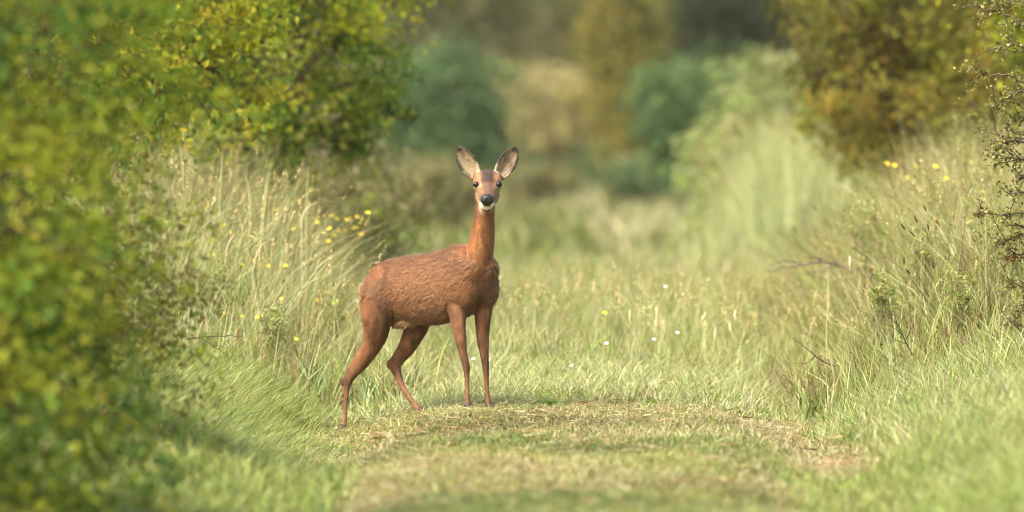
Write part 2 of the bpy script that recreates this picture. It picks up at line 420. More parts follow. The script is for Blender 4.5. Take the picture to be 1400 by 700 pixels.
# coat colours, with some light and shade painted into them
cp_, sp_ = math.cos(PITCH), math.sin(PITCH)
def front_coords(P):
    """front-view drawing coordinates of the coat pattern"""
    q = P - np.array([0, -CAM_D, CAM_H]); f = q[:, 1] * cp_ - q[:, 2] * sp_
    u = q[:, 1] * sp_ + q[:, 2] * cp_
    return 700 + FPX * q[:, 0] / f, 350 - FPX * u / f
def mixc(C, col, w): w = np.clip(w, 0, 1)[:, None]; return C * (1 - w) + np.array(col) * w
def coat(P, N, reg):
    px, py = front_coords(P)
    C = np.tile(np.array([.225, .110, .050]), (len(P), 1))
    s = (P - at(590, 395, 0)) @ FW; l = (P - at(590, 395, 0)) @ LAT; z = P[:, 2]
    zb = at(590, 446, 0)[2]
    body = (reg == 0)
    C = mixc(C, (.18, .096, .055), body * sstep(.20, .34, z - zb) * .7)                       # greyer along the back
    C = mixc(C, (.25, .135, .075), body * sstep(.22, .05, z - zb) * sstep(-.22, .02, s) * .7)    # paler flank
    C = mixc(C, (.085, .042, .022), (reg == 0) * np.exp(-((px - 538 - (py - 400) * .15) / 5) ** 2) * sstep(380, 400, py) * sstep(440, 425, py) * .0)
    C = mixc(C, (.36, .25, .145), ((reg == 0) | (reg == 3)) * np.exp(-((px - 553) / 22) ** 2 - ((py - 446) / 13) ** 2) * 1.1)   # cream groin
    C = mixc(C, (.40, .29, .18), sstep(498, 494.5, px) * sstep(396, 404, py) * sstep(446, 432, py) * body * .8)             # pale edge of the rump patch
    C = mixc(C, (.13, .075, .045), body * sstep(640, 662, px) * sstep(385, 405, py) * .7)        # greyish brisket, with shade between the legs painted in
    nk_ = (reg == 1)
    C = mixc(C, (.275, .118, .044), nk_ * .85)
    C = mixc(C, (.27, .115, .045), nk_ * sstep(340, 300, py) * .4)
    lg = (reg == 3)
    C = mixc(C, (.165, .078, .038), lg * .85)
    C = mixc(C, (.11, .055, .032), (lg | body) * np.exp(-((px - 517) / 24) ** 2 - ((py - 428) / 42) ** 2) * .75)  # darker thigh: browner coat plus some shading painted in
    C = mixc(C, (.235, .125, .065), lg * sstep(508, 540, py) * .8)
    C = mixc(C, (.075, .04, .024), lg * np.exp(-((py - 500) / 11) ** 2) * (px > 600) * .85)
    C = mixc(C, (.26, .11, .042), lg * (px < 600) * sstep(.0, .8, -N[:, 0]) * sstep(520, 490, py) * .7)  # warm light painted onto the left-facing sides of the hind legs
    C = mixc(C, (.085, .045, .026), lg * np.exp(-((px - 473) / 9) ** 2 - ((py - 519) / 12) ** 2) * .7)
    C = mixc(C, (.085, .045, .026), lg * np.exp(-((px - 540) / 12) ** 2 - ((py - 497) / 10) ** 2) * .6)
    C = mixc(C, (.10, .05, .03), lg * (py < 470) * (px > 560) * (px < 600) * .6)  # shade on the inner far hind leg, put into the coat colour
    h = (reg == 2)
    C = mixc(C, (.22, .12, .068), h * 1.0)
    C = mixc(C, (.34, .20, .10), h * sstep(8, 13, np.abs(px - 666)) * sstep(254, 264, py))
    C = mixc(C, (.035, .024, .021), h * sstep(11.5, 6.5, np.abs(px - 666.3)) * sstep(256, 247, py) * .95)
    C = mixc(C, (.10, .062, .045), h * sstep(8, 4, np.abs(px - 666.3)) * sstep(250, 256, py) * sstep(270, 262, py) * .8)
    C = mixc(C, (.36, .19, .09), h * np.exp(-((np.abs(px - 666.3) - 12.5) / 3) ** 2 - ((py - 243) / 5) ** 2) * .9)
    for ex in (651.3, 682):
        r_ = np.hypot(px - ex, (py - 252.5) * 1.15)
        C = mixc(C, (.44, .32, .20), h * sstep(8.5, 5.4, r_) * sstep(248, 254, py) * .95)
        C = mixc(C, (.04, .025, .02), h * sstep(5.0, 4.0, r_))
    C = mixc(C, (.07, .05, .04), h * .85 * sstep(10.2, 9.0, np.hypot((px - 666) * .95, py - 273.5)) * (py < 281))      # dark muzzle band
    C = mixc(C, (.85, .80, .72), h * np.exp(-((np.abs(px - 665.8) - 8.2) / 2.8) ** 2 - ((py - 281) / 3.2) ** 2) * 1.8)   # white upper lip
    C = mixc(C, (.85, .80, .72), h * sstep(281.5, 283.5, py) * sstep(290, 287.5, py) * sstep(9.5, 7, np.abs(px - 664.8)) * (P[:, 1] < -.285))                             # white chin
    e = (reg == 6)
    C = mixc(C, (.20, .11, .055), e * 1.0)
    return C * np.array((.76, .72, .63)) * np.where((reg == 2) | (reg == 6), 1.2, 1.0)[:, None]
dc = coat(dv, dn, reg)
coatn = np.where(reg == 1, vnoise(dv[:, 0] * 130 + dv[:, 1] * 60, dv[:, 2] * 22, 1, 7), vnoise(dv[:, 0] * 110 + dv[:, 1] * 70, dv[:, 2] * 30, 1, 8))
# the inside of the ears and their dark rims
for (b, t, s) in EARS:
    B, Tp = at(*b), at(*t); ax = nrm(Tp - B)
    _, _, fr = ear(b, t, s); sd_ = np.cross(ax, fr)
    L = np.linalg.norm(Tp - B); q = dv - B
    v = q @ ax / L; u = q @ sd_ / (np.interp(v, [0, .12, .3, .5, .68, .84, .94, 1], [7.0, 9.6, 12.2, 12.8, 11.4, 8.2, 4.9, 1.4]) * PX)
    sel = (reg == 6) & ((dv[:, 0] < at(666, 240, 0)[0]) == (s < 0)) & (v > .05)
    inside = sel & (dn @ fr > .05)
    dc = mixc(dc, (.27, .215, .125), inside * .95)
    dc = mixc(dc, (.065, .042, .032), inside * sstep(.47, .56, fbm(u * 5 + 40, v * 4 + 10 * s + 50, 1.6)) * .8)
    dc = mixc(dc, (.48, .38, .25), inside * sstep(.45, .8, u * s * -1) * sstep(.75, .5, v) * .8)
    dc = mixc(dc, (.035, .025, .02), sel * np.maximum(sstep(.66, .82, np.abs(u)) * sstep(.2, .4, v), sstep(.82, .9, v)) * .95)
soft = ((reg != 2) & (reg != 6)).astype(float)[:, None]
for _ in range(3): soft = lap(soft)
for k_ in range(30): dc = dc + (.5 if k_ < 2 else .6 * soft) * (lap(dc) - dc)
dc = dc * np.where((reg == 1) | (reg == 3), .62 + .76 * coatn, 1.0)[:, None]          # streaks in the short coat of neck and legs

deer = thing('roe_deer', (-0.25, 0, 0), 'reddish-brown roe deer doe standing on the grassy track, facing the camera', 'deer')
dorg = np.array([-0.25, 0, 0])
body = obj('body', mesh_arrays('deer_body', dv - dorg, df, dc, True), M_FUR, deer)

# coat hairs
prob = fa * np.select([reg[df[:, 0]] == k for k in (0, 1, 2, 3, 6)], [1, 1.1, 1.5, 1.4, 1.2], 1.0)
NH = 96000; NL = 16000
fi = rng.choice(len(df), NH, p=prob / prob.sum())
r1, r2 = rng.random(NH), rng.random(NH); r1 = np.sqrt(r1)
bw = np.stack([1 - r1, r1 * (1 - r2), r1 * r2], 1)
hp = (dv[df[fi]] * bw[:, :, None]).sum(1); hn = nrm((dn[df[fi]] * bw[:, :, None]).sum(1)); hc = (dc[df[fi]] * bw[:, :, None]).sum(1)
hi = nearest(hp); hr = SG[hi]
flow = ST[hi].copy()
flow[:, 2] -= np.select([hr == 0, hr == 1], [.75, .2], .1)
flow += 0.35 * np.stack([vnoise(hp[:, 0] * 22, hp[:, 2] * 22, 1, k) - .5 for k in range(3)], 1)        # tufts
flow += rng.normal(0, .16, (NH, 3))
flow = nrm(flow - (flow * hn).sum(1)[:, None] * hn)
ln = np.select([hr == 0, hr == 1, hr == 2, hr == 3, hr == 6], [.024, .021, .009, .005, .010], .02) * rng.uniform(.6, 1.25, NH)
ln *= np.where((hr == 3) & (hp[:, 2] > .28), 1.6, 1.0)
px_, py_ = front_coords(hp)
ln = np.where((hr == 0) & (np.abs(px_ - 553) < 18) & (py_ > 436), ln * 1.5, ln)
far_face = (hr == 2) & (np.hypot(np.minimum(abs(px_ - 651.3), abs(px_ - 682)), py_ - 252) < 5.5)
ln = np.where((hr == 2) & (py_ > 277), ln * .45, ln)
ln = np.where(far_face | ((hr == 2) & (np.hypot(px_ - 666, py_ - 273.6) < 9.5)), .0015, ln)
s_al = (hp - dorg) @ FW; u_al = .8 * s_al + .6 * hp[:, 2]; v_ac = -.6 * s_al + .8 * hp[:, 2]
wob = .02 * vnoise(u_al, v_ac, 14, 2)
clump = np.where(hr == 0, vnoise(u_al * 22, (v_ac + wob) * 75, 1, 3), vnoise(hp[:, 0] * 75, hp[:, 2] * 24, 1, 4))
lift = rng.uniform(.03, .16, NH) + .08 * clump
wd = np.select([hr == 2, hr == 3, hr == 6], [.0012, .0012, .0012], .0017) * rng.uniform(.7, 1.3, NH)
sdv = np.cross(hn, flow)
mid = hp + flow * (ln * .5)[:, None] + hn * (ln * lift * .75)[:, None]
tip = hp + flow * ln[:, None] + hn * (ln * lift)[:, None]
root = hp - hn * .001
# longer locks on top of the undercoat
lock = np.zeros(NH, bool); lock[:NL] = True; lock &= (hr == 0) & (np.abs(px_ - 640) + np.abs(py_ - 420) > 26)
ln = np.where(lock, ln * 1.45, ln); wd = np.where(lock, rng.uniform(.0018, .0032, NH), wd)
tone_l = np.where(rng.random(NH) < .45, rng.uniform(1.06, 1.24, NH), rng.uniform(.76, .92, NH))
mid = hp + flow * (ln * .5)[:, None] + hn * (ln * lift * .75 + lock * .0025)[:, None]
tip = hp + flow * ln[:, None] + hn * (ln * lift * .9 + lock * .002)[:, None]
HV = np.stack([root - sdv * wd[:, None], root + sdv * wd[:, None], mid + sdv * (wd * .8)[:, None], mid - sdv * (wd * .8)[:, None], tip], 1).reshape(-1, 3)
o = np.arange(NH)[:, None] * 5
HF = np.concatenate([o + np.array([0, 1, 2]), o + np.array([0, 2, 3]), o + np.array([3, 2, 4])])
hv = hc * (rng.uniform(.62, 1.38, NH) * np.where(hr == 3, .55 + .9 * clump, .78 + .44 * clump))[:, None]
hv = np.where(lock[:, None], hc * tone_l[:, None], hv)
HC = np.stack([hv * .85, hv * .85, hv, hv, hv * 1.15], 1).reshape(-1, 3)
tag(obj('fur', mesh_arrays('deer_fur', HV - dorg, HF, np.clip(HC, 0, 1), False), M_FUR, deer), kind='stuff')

# eyes, nose, hooves
def simple_mat(name, c, rough, spec=.5, coat_=0):
    m, n, out = nodes(name); p = n.nodes.new('ShaderNodeBsdfPrincipled')
    no = n.nodes.new('ShaderNodeTexNoise'); no.inputs['Scale'].default_value = 120
    mr = n.nodes.new('ShaderNodeMapRange'); mr.inputs['To Min'].default_value = max(rough - .06, .02); mr.inputs['To Max'].default_value = rough + .06
    n.links.new(no.outputs['Fac'], mr.inputs['Value']); n.links.new(mr.outputs[0], p.inputs['Roughness'])
    p.inputs['Base Color'].default_value = (*c, 1); p.inputs['Specular IOR Level'].default_value = spec; p.inputs['Coat Weight'].default_value = coat_
    n.links.new(p.outputs[0], out.inputs[0]); return m
M_EYE = simple_mat('deer_eye', (.010, .006, .004), .10, .35, 0)
M_NOSE = simple_mat('deer_nose', (.010, .009, .009), .42, .3)
M_HOOF = simple_mat('deer_hoof', (.035, .026, .02), .5, .4)
def ellipsoid(c, r, nu=16, nv=10, fn=None):
    th = np.linspace(0, math.pi, nv); ph = np.arange(nu) * 2 * math.pi / nu
    P = np.array([[math.sin(t) * math.cos(p), math.sin(t) * math.sin(p), math.cos(t)] for t in th for p in ph])
    if fn is not None: P = fn(P)
    V = np.asarray(c) + P * np.asarray(r)
    F = [(i * nu + j, i * nu + (j + 1) % nu, (i + 1) * nu + (j + 1) % nu, (i + 1) * nu + j) for i in range(nv - 1) for j in range(nu)]
    return V, np.array(F)
for ex in (651.4, 682.0):
    # sit the eyeball on the skin
    q = at(ex, 252.2, -.24); k = np.linalg.norm(dv[:, [0, 2]] - q[[0, 2]], axis=1) + 10 * (dn[:, 1] > 0)
    ys = dv[np.argsort(k)[:12], 1].min()
    v, f = ellipsoid((q[0], ys + .0070, q[2]), (.0142, .0115, .0128))
    v = v - dorg; obj('eye', mesh_arrays('eye', v, np.concatenate([f[:, [0, 1, 2]], f[:, [0, 2, 3]]]), None, True), M_EYE, deer)
def nose_shape(P):
    P = P.copy(); P[:, 0] *= 1.0 - .22 * np.clip(-P[:, 2], 0, 1)          # narrower below
    P[:, 1] += .25 * np.exp(-((P[:, 0]) / .18) ** 2) * (P[:, 2] < .2)      # cleft
    return P
qn = at(666, 273.6, -.357)
v, f = ellipsoid(qn, (9.0 * PX, .018, 8.0 * PX), 20, 14, nose_shape)
nose = obj('nose', mesh_arrays('nose', v - dorg, np.concatenate([f[:, [0, 1, 2]], f[:, [0, 2, 3]]]), None, True), M_NOSE, deer)
for s in (-1, 1):
    v, f = ellipsoid(qn + np.array([s * 4.6 * PX, -.012, -.8 * PX]), (.0058, .004, .0036), 10, 7)
    obj('nostril', mesh_arrays('nostril', v - dorg, np.concatenate([f[:, [0, 1, 2]], f[:, [0, 2, 3]]]), None, True), M_HOOF, nose)
for hx, hy, hdp, dirx in ((468.5, 592, .19, -.1), (577.5, 569, .11, .5), (640, 563, -.18, .05), (669.2, 562, -.105, .1)):
    b = MB(); c = at(hx, hy, hdp)
    for s in (-1, 1):
        cc = c + LAT * s * .0105
        sec = [(cc + np.array([0, 0, .034]) - FW * .004, .009, .012), (cc + np.array([0, 0, .016]) + FW * .004, .0105, .017), (cc + np.array([0, 0, -.004]) + FW * .007, .0105, .018), (cc + np.array([0, 0, -.012]) + FW * .010, .009, .016)]
        v, f = loft(densify(sec), LAT, 12); b.add(v, f, (.03, .02, .02))
    obj('hoof', b.mesh('hoof', True, dorg), M_HOOF, deer)
# ================================================================ SHRUBS AND TREES
def leaves(P, size, nrmv, cols, asp=0.55, seed=0):
    """folded leaf shapes: base, two sides, tip"""
    r = np.random.default_rng(seed); n = len(P)
    nv = nrm(nrmv); a = nrm(r.normal(0, 1, (n, 3))); a = nrm(a - (a * nv).sum(1)[:, None] * nv); b = np.cross(nv, a)
    s = size[:, None]
    bs = P - a * s * .5; tp = P + a * s * .5 - nv * s * .12
    l = P + b * s * asp * .5 + nv * s * .10; rr = P - b * s * asp * .5 + nv * s * .10
    V = np.stack([bs, l, tp, rr], 1).reshape(-1, 3)
    o = np.arange(n)[:, None] * 4
    F = np.concatenate([o + np.array([0, 1, 2]), o + np.array([0, 2, 3])])
    return V, F, np.repeat(cols, 4, 0)

def crown(lobes, nclump, nleaf, size, pal, seed, sig=.16, shell=.55, flat=.75):
    """lobes: (cx, cy, cz, rx, ry, rz); leaves gather in clumps on and inside each lobe"""
    r = np.random.default_rng(seed); pal = np.array(pal)
    vol = np.array([l[3] * l[4] * l[5] for l in lobes]) ** (2 / 3); share = vol / vol.sum()
    P, N, Cc, S, cents = [], [], [], [], []
    for L, sh in zip(lobes, share):
        k = max(3, int(nclump * sh)); c = np.array(L[:3]); rad = np.array(L[3:])
        d = nrm(r.normal(0, 1, (k, 3))); q = shell + (1 - shell) * r.random(k) ** .6
        cc = c + d * rad * q[:, None] * (1 + .16 * r.normal(0, 1, (k, 1)))
        cents.append(cc)
        m = np.maximum(3, (nleaf * sh / k * r.uniform(.4, 1.7, k)).astype(int))
        for j in range(k):
            sg = sig * rad.mean() * r.uniform(.6, 1.4)
            off = r.normal(0, 1, (m[j], 3)) * np.array([1, 1, flat]) * sg
            p = cc[j] + off
            base = pal[r.integers(len(pal))] * r.uniform(.75, 1.25)
            col = base * r.uniform(.8, 1.2, (m[j], 1)) * (1 + r.normal(0, .06, (m[j], 3)))
            P.append(p); Cc.append(col); S.append(size * r.uniform(.6, 1.3, m[j]))
            N.append(d[j] * .5 + np.array([0, 0, .55]) + r.normal(0, .6, (m[j], 3)))
    P, N, Cc, S = map(np.concatenate, (P, N, Cc, S))
    return P, N, np.clip(Cc, .005, .9), S, np.concatenate(cents)

def plant(name, label, cat, base, lobes, nclump, nleaf, size, pal, seed, trunk_r=.04, bark=(.09, .065, .04), group=None, nlimb=26, stems=3, sig=.16, shell=.55, zfork=.35, parts=('trunk', 'crown'), asp=.55, flat=.75):
    r = np.random.default_rng(seed + 1)
    bz = float(terrain(base[0], base[1])); org = np.array([base[0], base[1], bz])
    P, N, Cc, S, cents = crown(lobes, nclump, nleaf, size, pal, seed, sig, shell, flat)
    ok = P[:, 2] > terrain(P[:, 0], P[:, 1]) + .02
    P, N, Cc, S = P[ok], N[ok], Cc[ok], S[ok]
    root = thing(name, org, label, cat, group)
    b = MB()
    top = max(l[2] for l in lobes); mean = np.array([np.mean([l[i] for l in lobes]) for i in range(3)])
    forks = []
    for k in range(stems):
        a = r.random() * 6.283; st = org + np.array([math.cos(a), math.sin(a), 0]) * trunk_r * (1.4 if stems > 1 else 0) - np.array([0, 0, .05])
        en = np.array([org[0], org[1], 0]) * .6 + mean * .4 + np.array([r.normal(0, .12), r.normal(0, .12), 0]) * (top - bz) * .3; en[2] = bz + (top - bz) * r.uniform(.55, .85)
        mid_ = (st + en) / 2 + r.normal(0, .06, 3) * (top - bz) * .5
        c = bez(st, mid_, en, 10); b.add(*tube(c, np.linspace(trunk_r, trunk_r * .35, 10), 8), np.array(bark)); forks.append(c)
    for j in r.choice(len(cents), min(nlimb, len(cents)), replace=False):
        f = forks[r.integers(len(forks))]; s0 = f[r.integers(int(10 * zfork), 10)]
        c = bez(s0, (s0 + cents[j]) / 2 + r.normal(0, .08, 3) * np.linalg.norm(cents[j] - s0), cents[j], 7)
        b.add(*tube(c, np.linspace(trunk_r * .32, trunk_r * .06, 7), 5), np.array(bark) * r.uniform(.8, 1.25))
        for q in range(2):                                           # twigs past the clump
            e = cents[j] + nrm(r.normal(0, 1, 3) + nrm(cents[j] - s0)) * r.uniform(.5, 1.2) * sig * 2 * np.mean([l[3] for l in lobes])
            b.add(*tube(bez(c[4], (c[4] + e) / 2 + r.normal(0, .03, 3), e, 5), np.linspace(trunk_r * .1, trunk_r * .03, 5), 4), np.array(bark))
    obj(parts[0], b.mesh(parts[0], True, org), M_BARK, root)
    V, F, C = leaves(P - org, S, N, Cc, asp, seed)
    obj(parts[1], mesh_arrays(parts[1], V, F, C), M_LEAF, root)
    return root

OLIVE = [tuple(1.25 * v for v in c) for c in [(.165, .215, .022), (.22, .25, .025), (.10, .17, .024), (.24, .25, .03), (.07, .14, .03)]]
YELLOWG = [tuple(1.3 * v for v in c) for c in [(.28, .28, .024), (.20, .24, .024), (.11, .17, .02), (.30, .28, .03), (.08, .15, .03)]]
GREEN = [tuple(1.25 * v for v in c) for c in [(.10, .17, .03), (.13, .20, .03), (.065, .125, .028), (.18, .21, .035)]]
BROWN = [(.15, .105, .035), (.12, .10, .03), (.18, .13, .05), (.10, .085, .03)]
TANB = [(.29, .255, .14), (.24, .22, .11), (.33, .30, .17), (.20, .20, .095)]
TEAL = [(.085, .155, .075), (.11, .18, .085), (.075, .13, .06), (.13, .19, .08)]
RUST = [(.21, .165, .028), (.18, .175, .03), (.25, .195, .035), (.12, .125, .025), (.19, .20, .035)]
GREYOL = [(.14, .16, .075), (.18, .175, .09), (.11, .14, .06), (.20, .185, .10)]
DARK = [(.03, .045, .025), (.04, .055, .028), (.05, .06, .03)]
YEL = [(.22, .195, .05), (.26, .23, .065), (.19, .18, .05)]

# hedge on the left, from near to far
plant('hedge_shrub', 'large out-of-focus olive green shrub filling the left edge, nearest the camera', 'shrub', (-2.0, -8.0),
      [(-1.85, -8.2, .55, .86, .7, .62), (-1.66, -8.1, 1.2, .76, .65, .6), (-1.95, -8.4, 1.75, .85, .7, .5), (-1.50, -8.0, .35, .50, .45, .38), (-1.42, -7.8, 1.55, .42, .4, .3)],
      560, 30000, .037, OLIVE, 11, .035, nlimb=60, stems=5)
plant('hedge_shrub', 'brownish twiggy lower shrub jutting into the grass beside the nearest olive shrub', 'shrub', (-1.9, -4.2),
      [(-1.64, -4.2, .30, .50, .5, .38), (-1.62, -4.3, .80, .46, .5, .40), (-1.45, -4.1, .55, .36, .36, .30), (-2.0, -4.2, 1.5, .6, .6, .6)],
      300, 15000, .026, BROWN + OLIVE[:3], 12, .03, nlimb=80, stems=5, bark=(.10, .075, .05))
plant('hedge_shrub', 'yellow-green leafy shrub above the tall grass in the upper left', 'shrub', (-2.3, 4.0),
      [(-2.2, 4.0, 1.55, .75, .8, .6), (-1.75, 3.8, 2.15, .65, .8, .6), (-2.5, 4.2, 2.6, .9, .9, .8), (-1.55, 4.2, 1.75, .42, .5, .42), (-2.5, 4, .8, .6, .7, .6)],
      420, 24000, .045, YELLOWG, 13, .05, nlimb=60, stems=4)
plant('hedge_shrub', 'fresh green leafy shrub with dark hollows, upper left of the deer', 'shrub', (-1.75, 9.0),
      [(-1.28, 9.0, 1.75, .64, .8, .55), (-1.05, 8.8, 2.35, .58, .7, .5), (-1.7, 9.2, 2.7, .9, .9, .8), (-.98, 9.2, 1.5, .33, .45, .38), (-1.8, 9.0, 1.1, .6, .7, .5)],
      380, 22000, .05, GREEN + YELLOWG[:3], 14, .055, nlimb=60, stems=3)
plant('bramble_bush', 'tan-brown dry bramble below the green shrub, behind the tall grass', 'bush', (-1.35, 13.0),
      [(-1.25, 13, .65, .55, .7, .45), (-.95, 13.4, .72, .36, .6, .42), (-1.5, 13, 1.1, .6, .7, .5)],
      200, 8000, .05, TANB + OLIVE[:2] + GREYOL, 15, .025, nlimb=50, stems=6)
plant('hedge_shrub', 'dim green shrub deep in the hedge behind the yellow-green one', 'shrub', (-3.3, 15.0),
      [(-3.0, 15, 1.2, 1.0, .9, .9), (-2.6, 15, 2.3, 1.0, .9, .9), (-3.6, 15, 2.6, 1.1, .9, 1.0), (-1.9, 15.4, 2.7, .7, .8, .7), (-1.9, 15.4, 1.5, .6, .7, .6)],
      300, 16000, .075, GREEN + OLIVE[:2], 18, .07, nlimb=40, stems=3, shell=.3)
# right-hand side, farther bushes
plant('field_shrub', 'rusty brown and olive bush rising behind the reeds at upper right', 'shrub', (2.6, 15.0),
      [(2.45, 15, 1.55, .60, .7, .55), (2.3, 15, 2.25, .55, .7, .5), (3.0, 15.2, 2.2, .85, .9, .8), (2.9, 14.8, 1.3, .6, .7, .6), (3.4, 15, 1.6, .6, .7, .8)],
      380, 20000, .055, RUST, 16, .05, nlimb=60, stems=4)
plant('field_shrub', 'green and yellow shrub behind the bare hawthorn twigs in the upper right corner', 'shrub', (3.35, 9.0),
      [(3.2, 9.0, 2.2, .55, .7, .5), (3.55, 9.2, 1.6, .6, .7, .6), (2.85, 9.3, 2.55, .4, .5, .35)],
      260, 13000, .05, YELLOWG[:3] + OLIVE, 17, .045, nlimb=50, stems=4)

plant('field_shrub', 'dull olive shrub farther back behind the rusty bush', 'shrub', (4.6, 27.0),
      [(4.0, 27, 1.6, 1.1, 1, 1.1), (4.8, 27, 2.6, 1.3, 1, 1.1), (3.6, 27.3, 2.7, .8, .8, .8), (5.6, 27, 1.6, 1.2, 1, 1.2)],
      300, 15000, .09, OLIVE + RUST[:2], 19, .08, nlimb=40, stems=3, shell=.3)
# reeds: one pale clump
def reed_clump(name, label, base, rx, ry, n, h0, h1, pal, seed):
    r = np.random.default_rng(seed)
    x = base[0] + r.normal(0, rx * .55, n); y = base[1] + r.normal(0, ry * .55, n); z = terrain(x, y)
    e = np.exp(-((x - base[0]) / rx) ** 2)
    h = (h0 + (h1 - h0) * e) * r.uniform(.5, 1.12, n)
    c = np.array(pal)[r.integers(len(pal), size=n)] * r.uniform(.8, 1.2, (n, 1))
    V, F, C = blades(np.stack([x, y, z], 1), h, r.uniform(.005, .013, n), r.random(n) * 6.283, r.random(n) * 6.283, r.uniform(.05, .55, n), c, 4)
    org = np.array([base[0], base[1], float(terrain(*base))])
    return tag(obj(name, mesh_arrays(name, V - org, F, C), M_GRASS, None, org), label, 'reeds')

def blades(B, h, wd, face, lean, bend, col, K=3, tipmix=.35, tipcol=(.42, .34, .16)):
    n = len(B); t = np.linspace(0, 1, K + 1)
    ld = np.stack([np.cos(lean), np.sin(lean), np.zeros(n)], 1); sd_ = np.stack([np.cos(face), np.sin(face), np.zeros(n)], 1)
    rows, cols = [], []
    for k, tt in enumerate(t):
        c = B + ld * (h * bend * tt ** 1.8)[:, None]; c[:, 2] += h * (tt - .45 * np.minimum(bend, 1.2) * tt ** 2.2)
        q = np.clip((tt - .5) * 2, 0, 1) * tipmix
        cc = col * (1 - q) + np.array(tipcol) * q
        if k < K:
            ww = (wd * .5 * (1 - tt ** 1.6) * (0.75 + .5 * math.sin(3.14 * min(tt + .15, 1))))[:, None]
            rows += [c - sd_ * ww, c + sd_ * ww]; cols += [cc, cc]
        else: rows.append(c); cols.append(cc)
    m = 2 * K + 1
    V = np.stack(rows, 1).reshape(-1, 3); C = np.stack(cols, 1).reshape(-1, 3)
    o = np.arange(n)[:, None] * m; F = []
    for k in range(K - 1):
        F += [o + np.array([2 * k, 2 * k + 1, 2 * k + 3]), o + np.array([2 * k, 2 * k + 3, 2 * k + 2])]
    F.append(o + np.array([2 * K - 2, 2 * K - 1, 2 * K]))
    return V, np.concatenate(F), C

PALE = [(.30, .36, .15), (.34, .38, .19), (.25, .32, .14), (.37, .38, .21)]
reed_clump('reed_clump', 'pale reeds standing at the foot of the feathery bush', (2.2, 23.2), .62, 1.5, 4200, .35, 1.35, PALE, 21)
plant('feathery_bush', 'rounded pale green feathery bush, blurred, between the meadow and the rusty bush', 'bush', (2.1, 24.3),
      [(2.10, 24.3, 1.42, .42, .45, .38), (1.82, 24.2, 1.02, .34, .4, .36), (2.42, 24.2, 1.05, .42, .4, .42), (2.08, 24.0, .66, .62, .5, .45), (2.25, 24.4, 1.70, .28, .3, .25)],
      260, 9000, .11, PALE + [(.40, .38, .22)], 23, .02, (.20, .20, .10), None, 60, 8, .2, .3, .2, ('stems', 'foliage'), .16, 1.1)
reed_clump('reed_clump', 'lower straw-tinted reeds on the right bank in front of the rusty bush', (2.75, 7.0), .6, 1.0, 2200, .7, 1.15, [(.33, .33, .15), (.40, .36, .19), (.27, .30, .12)], 22)

# far trees and thickets, all far out of focus
def far(name, label, cat, px, py, d, wpx, hpx, size, nleaf, pal, seed, z0=None, tr=.12, **kw):
    """a tree whose crown is centred where the photo has it, at d metres from the camera"""
    Y = d - CAM_D; c = at(px, py, Y); s = FPX / d
    rx, rz = wpx / 2 / s, hpx / 2 / s
    r = np.random.default_rng(seed); L = [(c[0], Y, c[2], rx * .75, rx * .6, rz * .75)]
    for k in range(6):
        a = k * 1.047 + r.random(); L.append((c[0] + rx * .5 * math.cos(a), Y + r.normal(0, .3) * rx, c[2] + rz * .5 * math.sin(a), rx * .5, rx * .45, rz * .5))
    return plant(name, label, cat, (c[0] + r.normal(0, .1), Y), L, 160, nleaf, size, pal, seed, tr, nlimb=24, stems=kw.pop('stems', 1), sig=.38, shell=.2, **kw)
far('far_bush', 'blurred blue-green bush behind the deer, left of its ears', 'bush', 610, 165, 84, 190, 200, .12, 7000, TEAL, 31, tr=.06, stems=4)
far('far_bush', 'blurred blue-green bush to the left of the pale reed clump', 'bush', 945, 160, 78, 160, 190, .12, 7000, TEAL + [(.10, .17, .07)], 32, tr=.06, stems=4)
far('far_bush', 'low dark green thicket at the end of the meadow, right of the deer head', 'bush', 790, 228, 118, 300, 80, .13, 8000, TEAL[:3] + [(.05, .085, .04)], 33, tr=.05, stems=6)
far('far_bush', 'tan and yellow bush with a sunlit glow painted into its leaves, in the distant gap above the meadow', 'bush', 757, 145, 112, 165, 125, .14, 7000, [(.44, .40, .20), (.48, .43, .22), (.40, .37, .18)] + TANB, 34, tr=.05, stems=5)  # warm glow of the lit gap is put into the pale leaf colours
far('far_bush', 'low pale tussocky bush where the meadow meets the thicket, right of the deer ears', 'bush', 735, 250, 92, 120, 46, .1, 3500, GREYOL + TANB[:2], 43, tr=.03, stems=5)
far('far_bush', 'low green bush at the meadow end in front of the right blue-green bush', 'bush', 890, 246, 86, 150, 60, .1, 4500, TEAL + GREYOL[:2], 44, tr=.03, stems=5)
far('far_bush', 'brownish low growth at the meadow end left of the deer head', 'bush', 600, 262, 60, 130, 90, .08, 4500, TANB + GREYOL, 45, tr=.03, stems=5)
far('far_tree', 'slim yellow-leaved tree standing in the distance right of the tan bush', 'tree', 850, 80, 98, 95, 330, .15, 7000, YEL + [(.16, .17, .05)], 35, bark=(.10, .075, .05))
far('far_tree', 'grey-olive tree behind the blue-green bush at the top, left of centre', 'tree', 620, 0, 128, 250, 300, .2, 8000, GREYOL, 36, bark=(.085, .065, .05))
far('far_tree', 'grey-brown tree at the top centre behind the tan bush', 'tree', 750, -10, 140, 230, 260, .2, 8000, GREYOL + BROWN[:1], 37, bark=(.10, .07, .05))
far('far_tree', 'tree with shade painted into its dark leaves at the top, right of centre beside the rusty bush', 'tree', 1000, 10, 108, 170, 260, .16, 9000, DARK, 38, bark=(.04, .03, .025))  # near-black leaf and bark colours stand in for deep shadow
far('far_tree', 'dark olive tree behind the slim yellow tree', 'tree', 900, -20, 150, 300, 330, .22, 9000, GREYOL + DARK, 39)
far('far_tree', 'broad dull green tree closing the view farthest left of centre', 'tree', 505, 60, 165, 500, 420, .28, 13000, GREYOL + DARK[:1], 40)
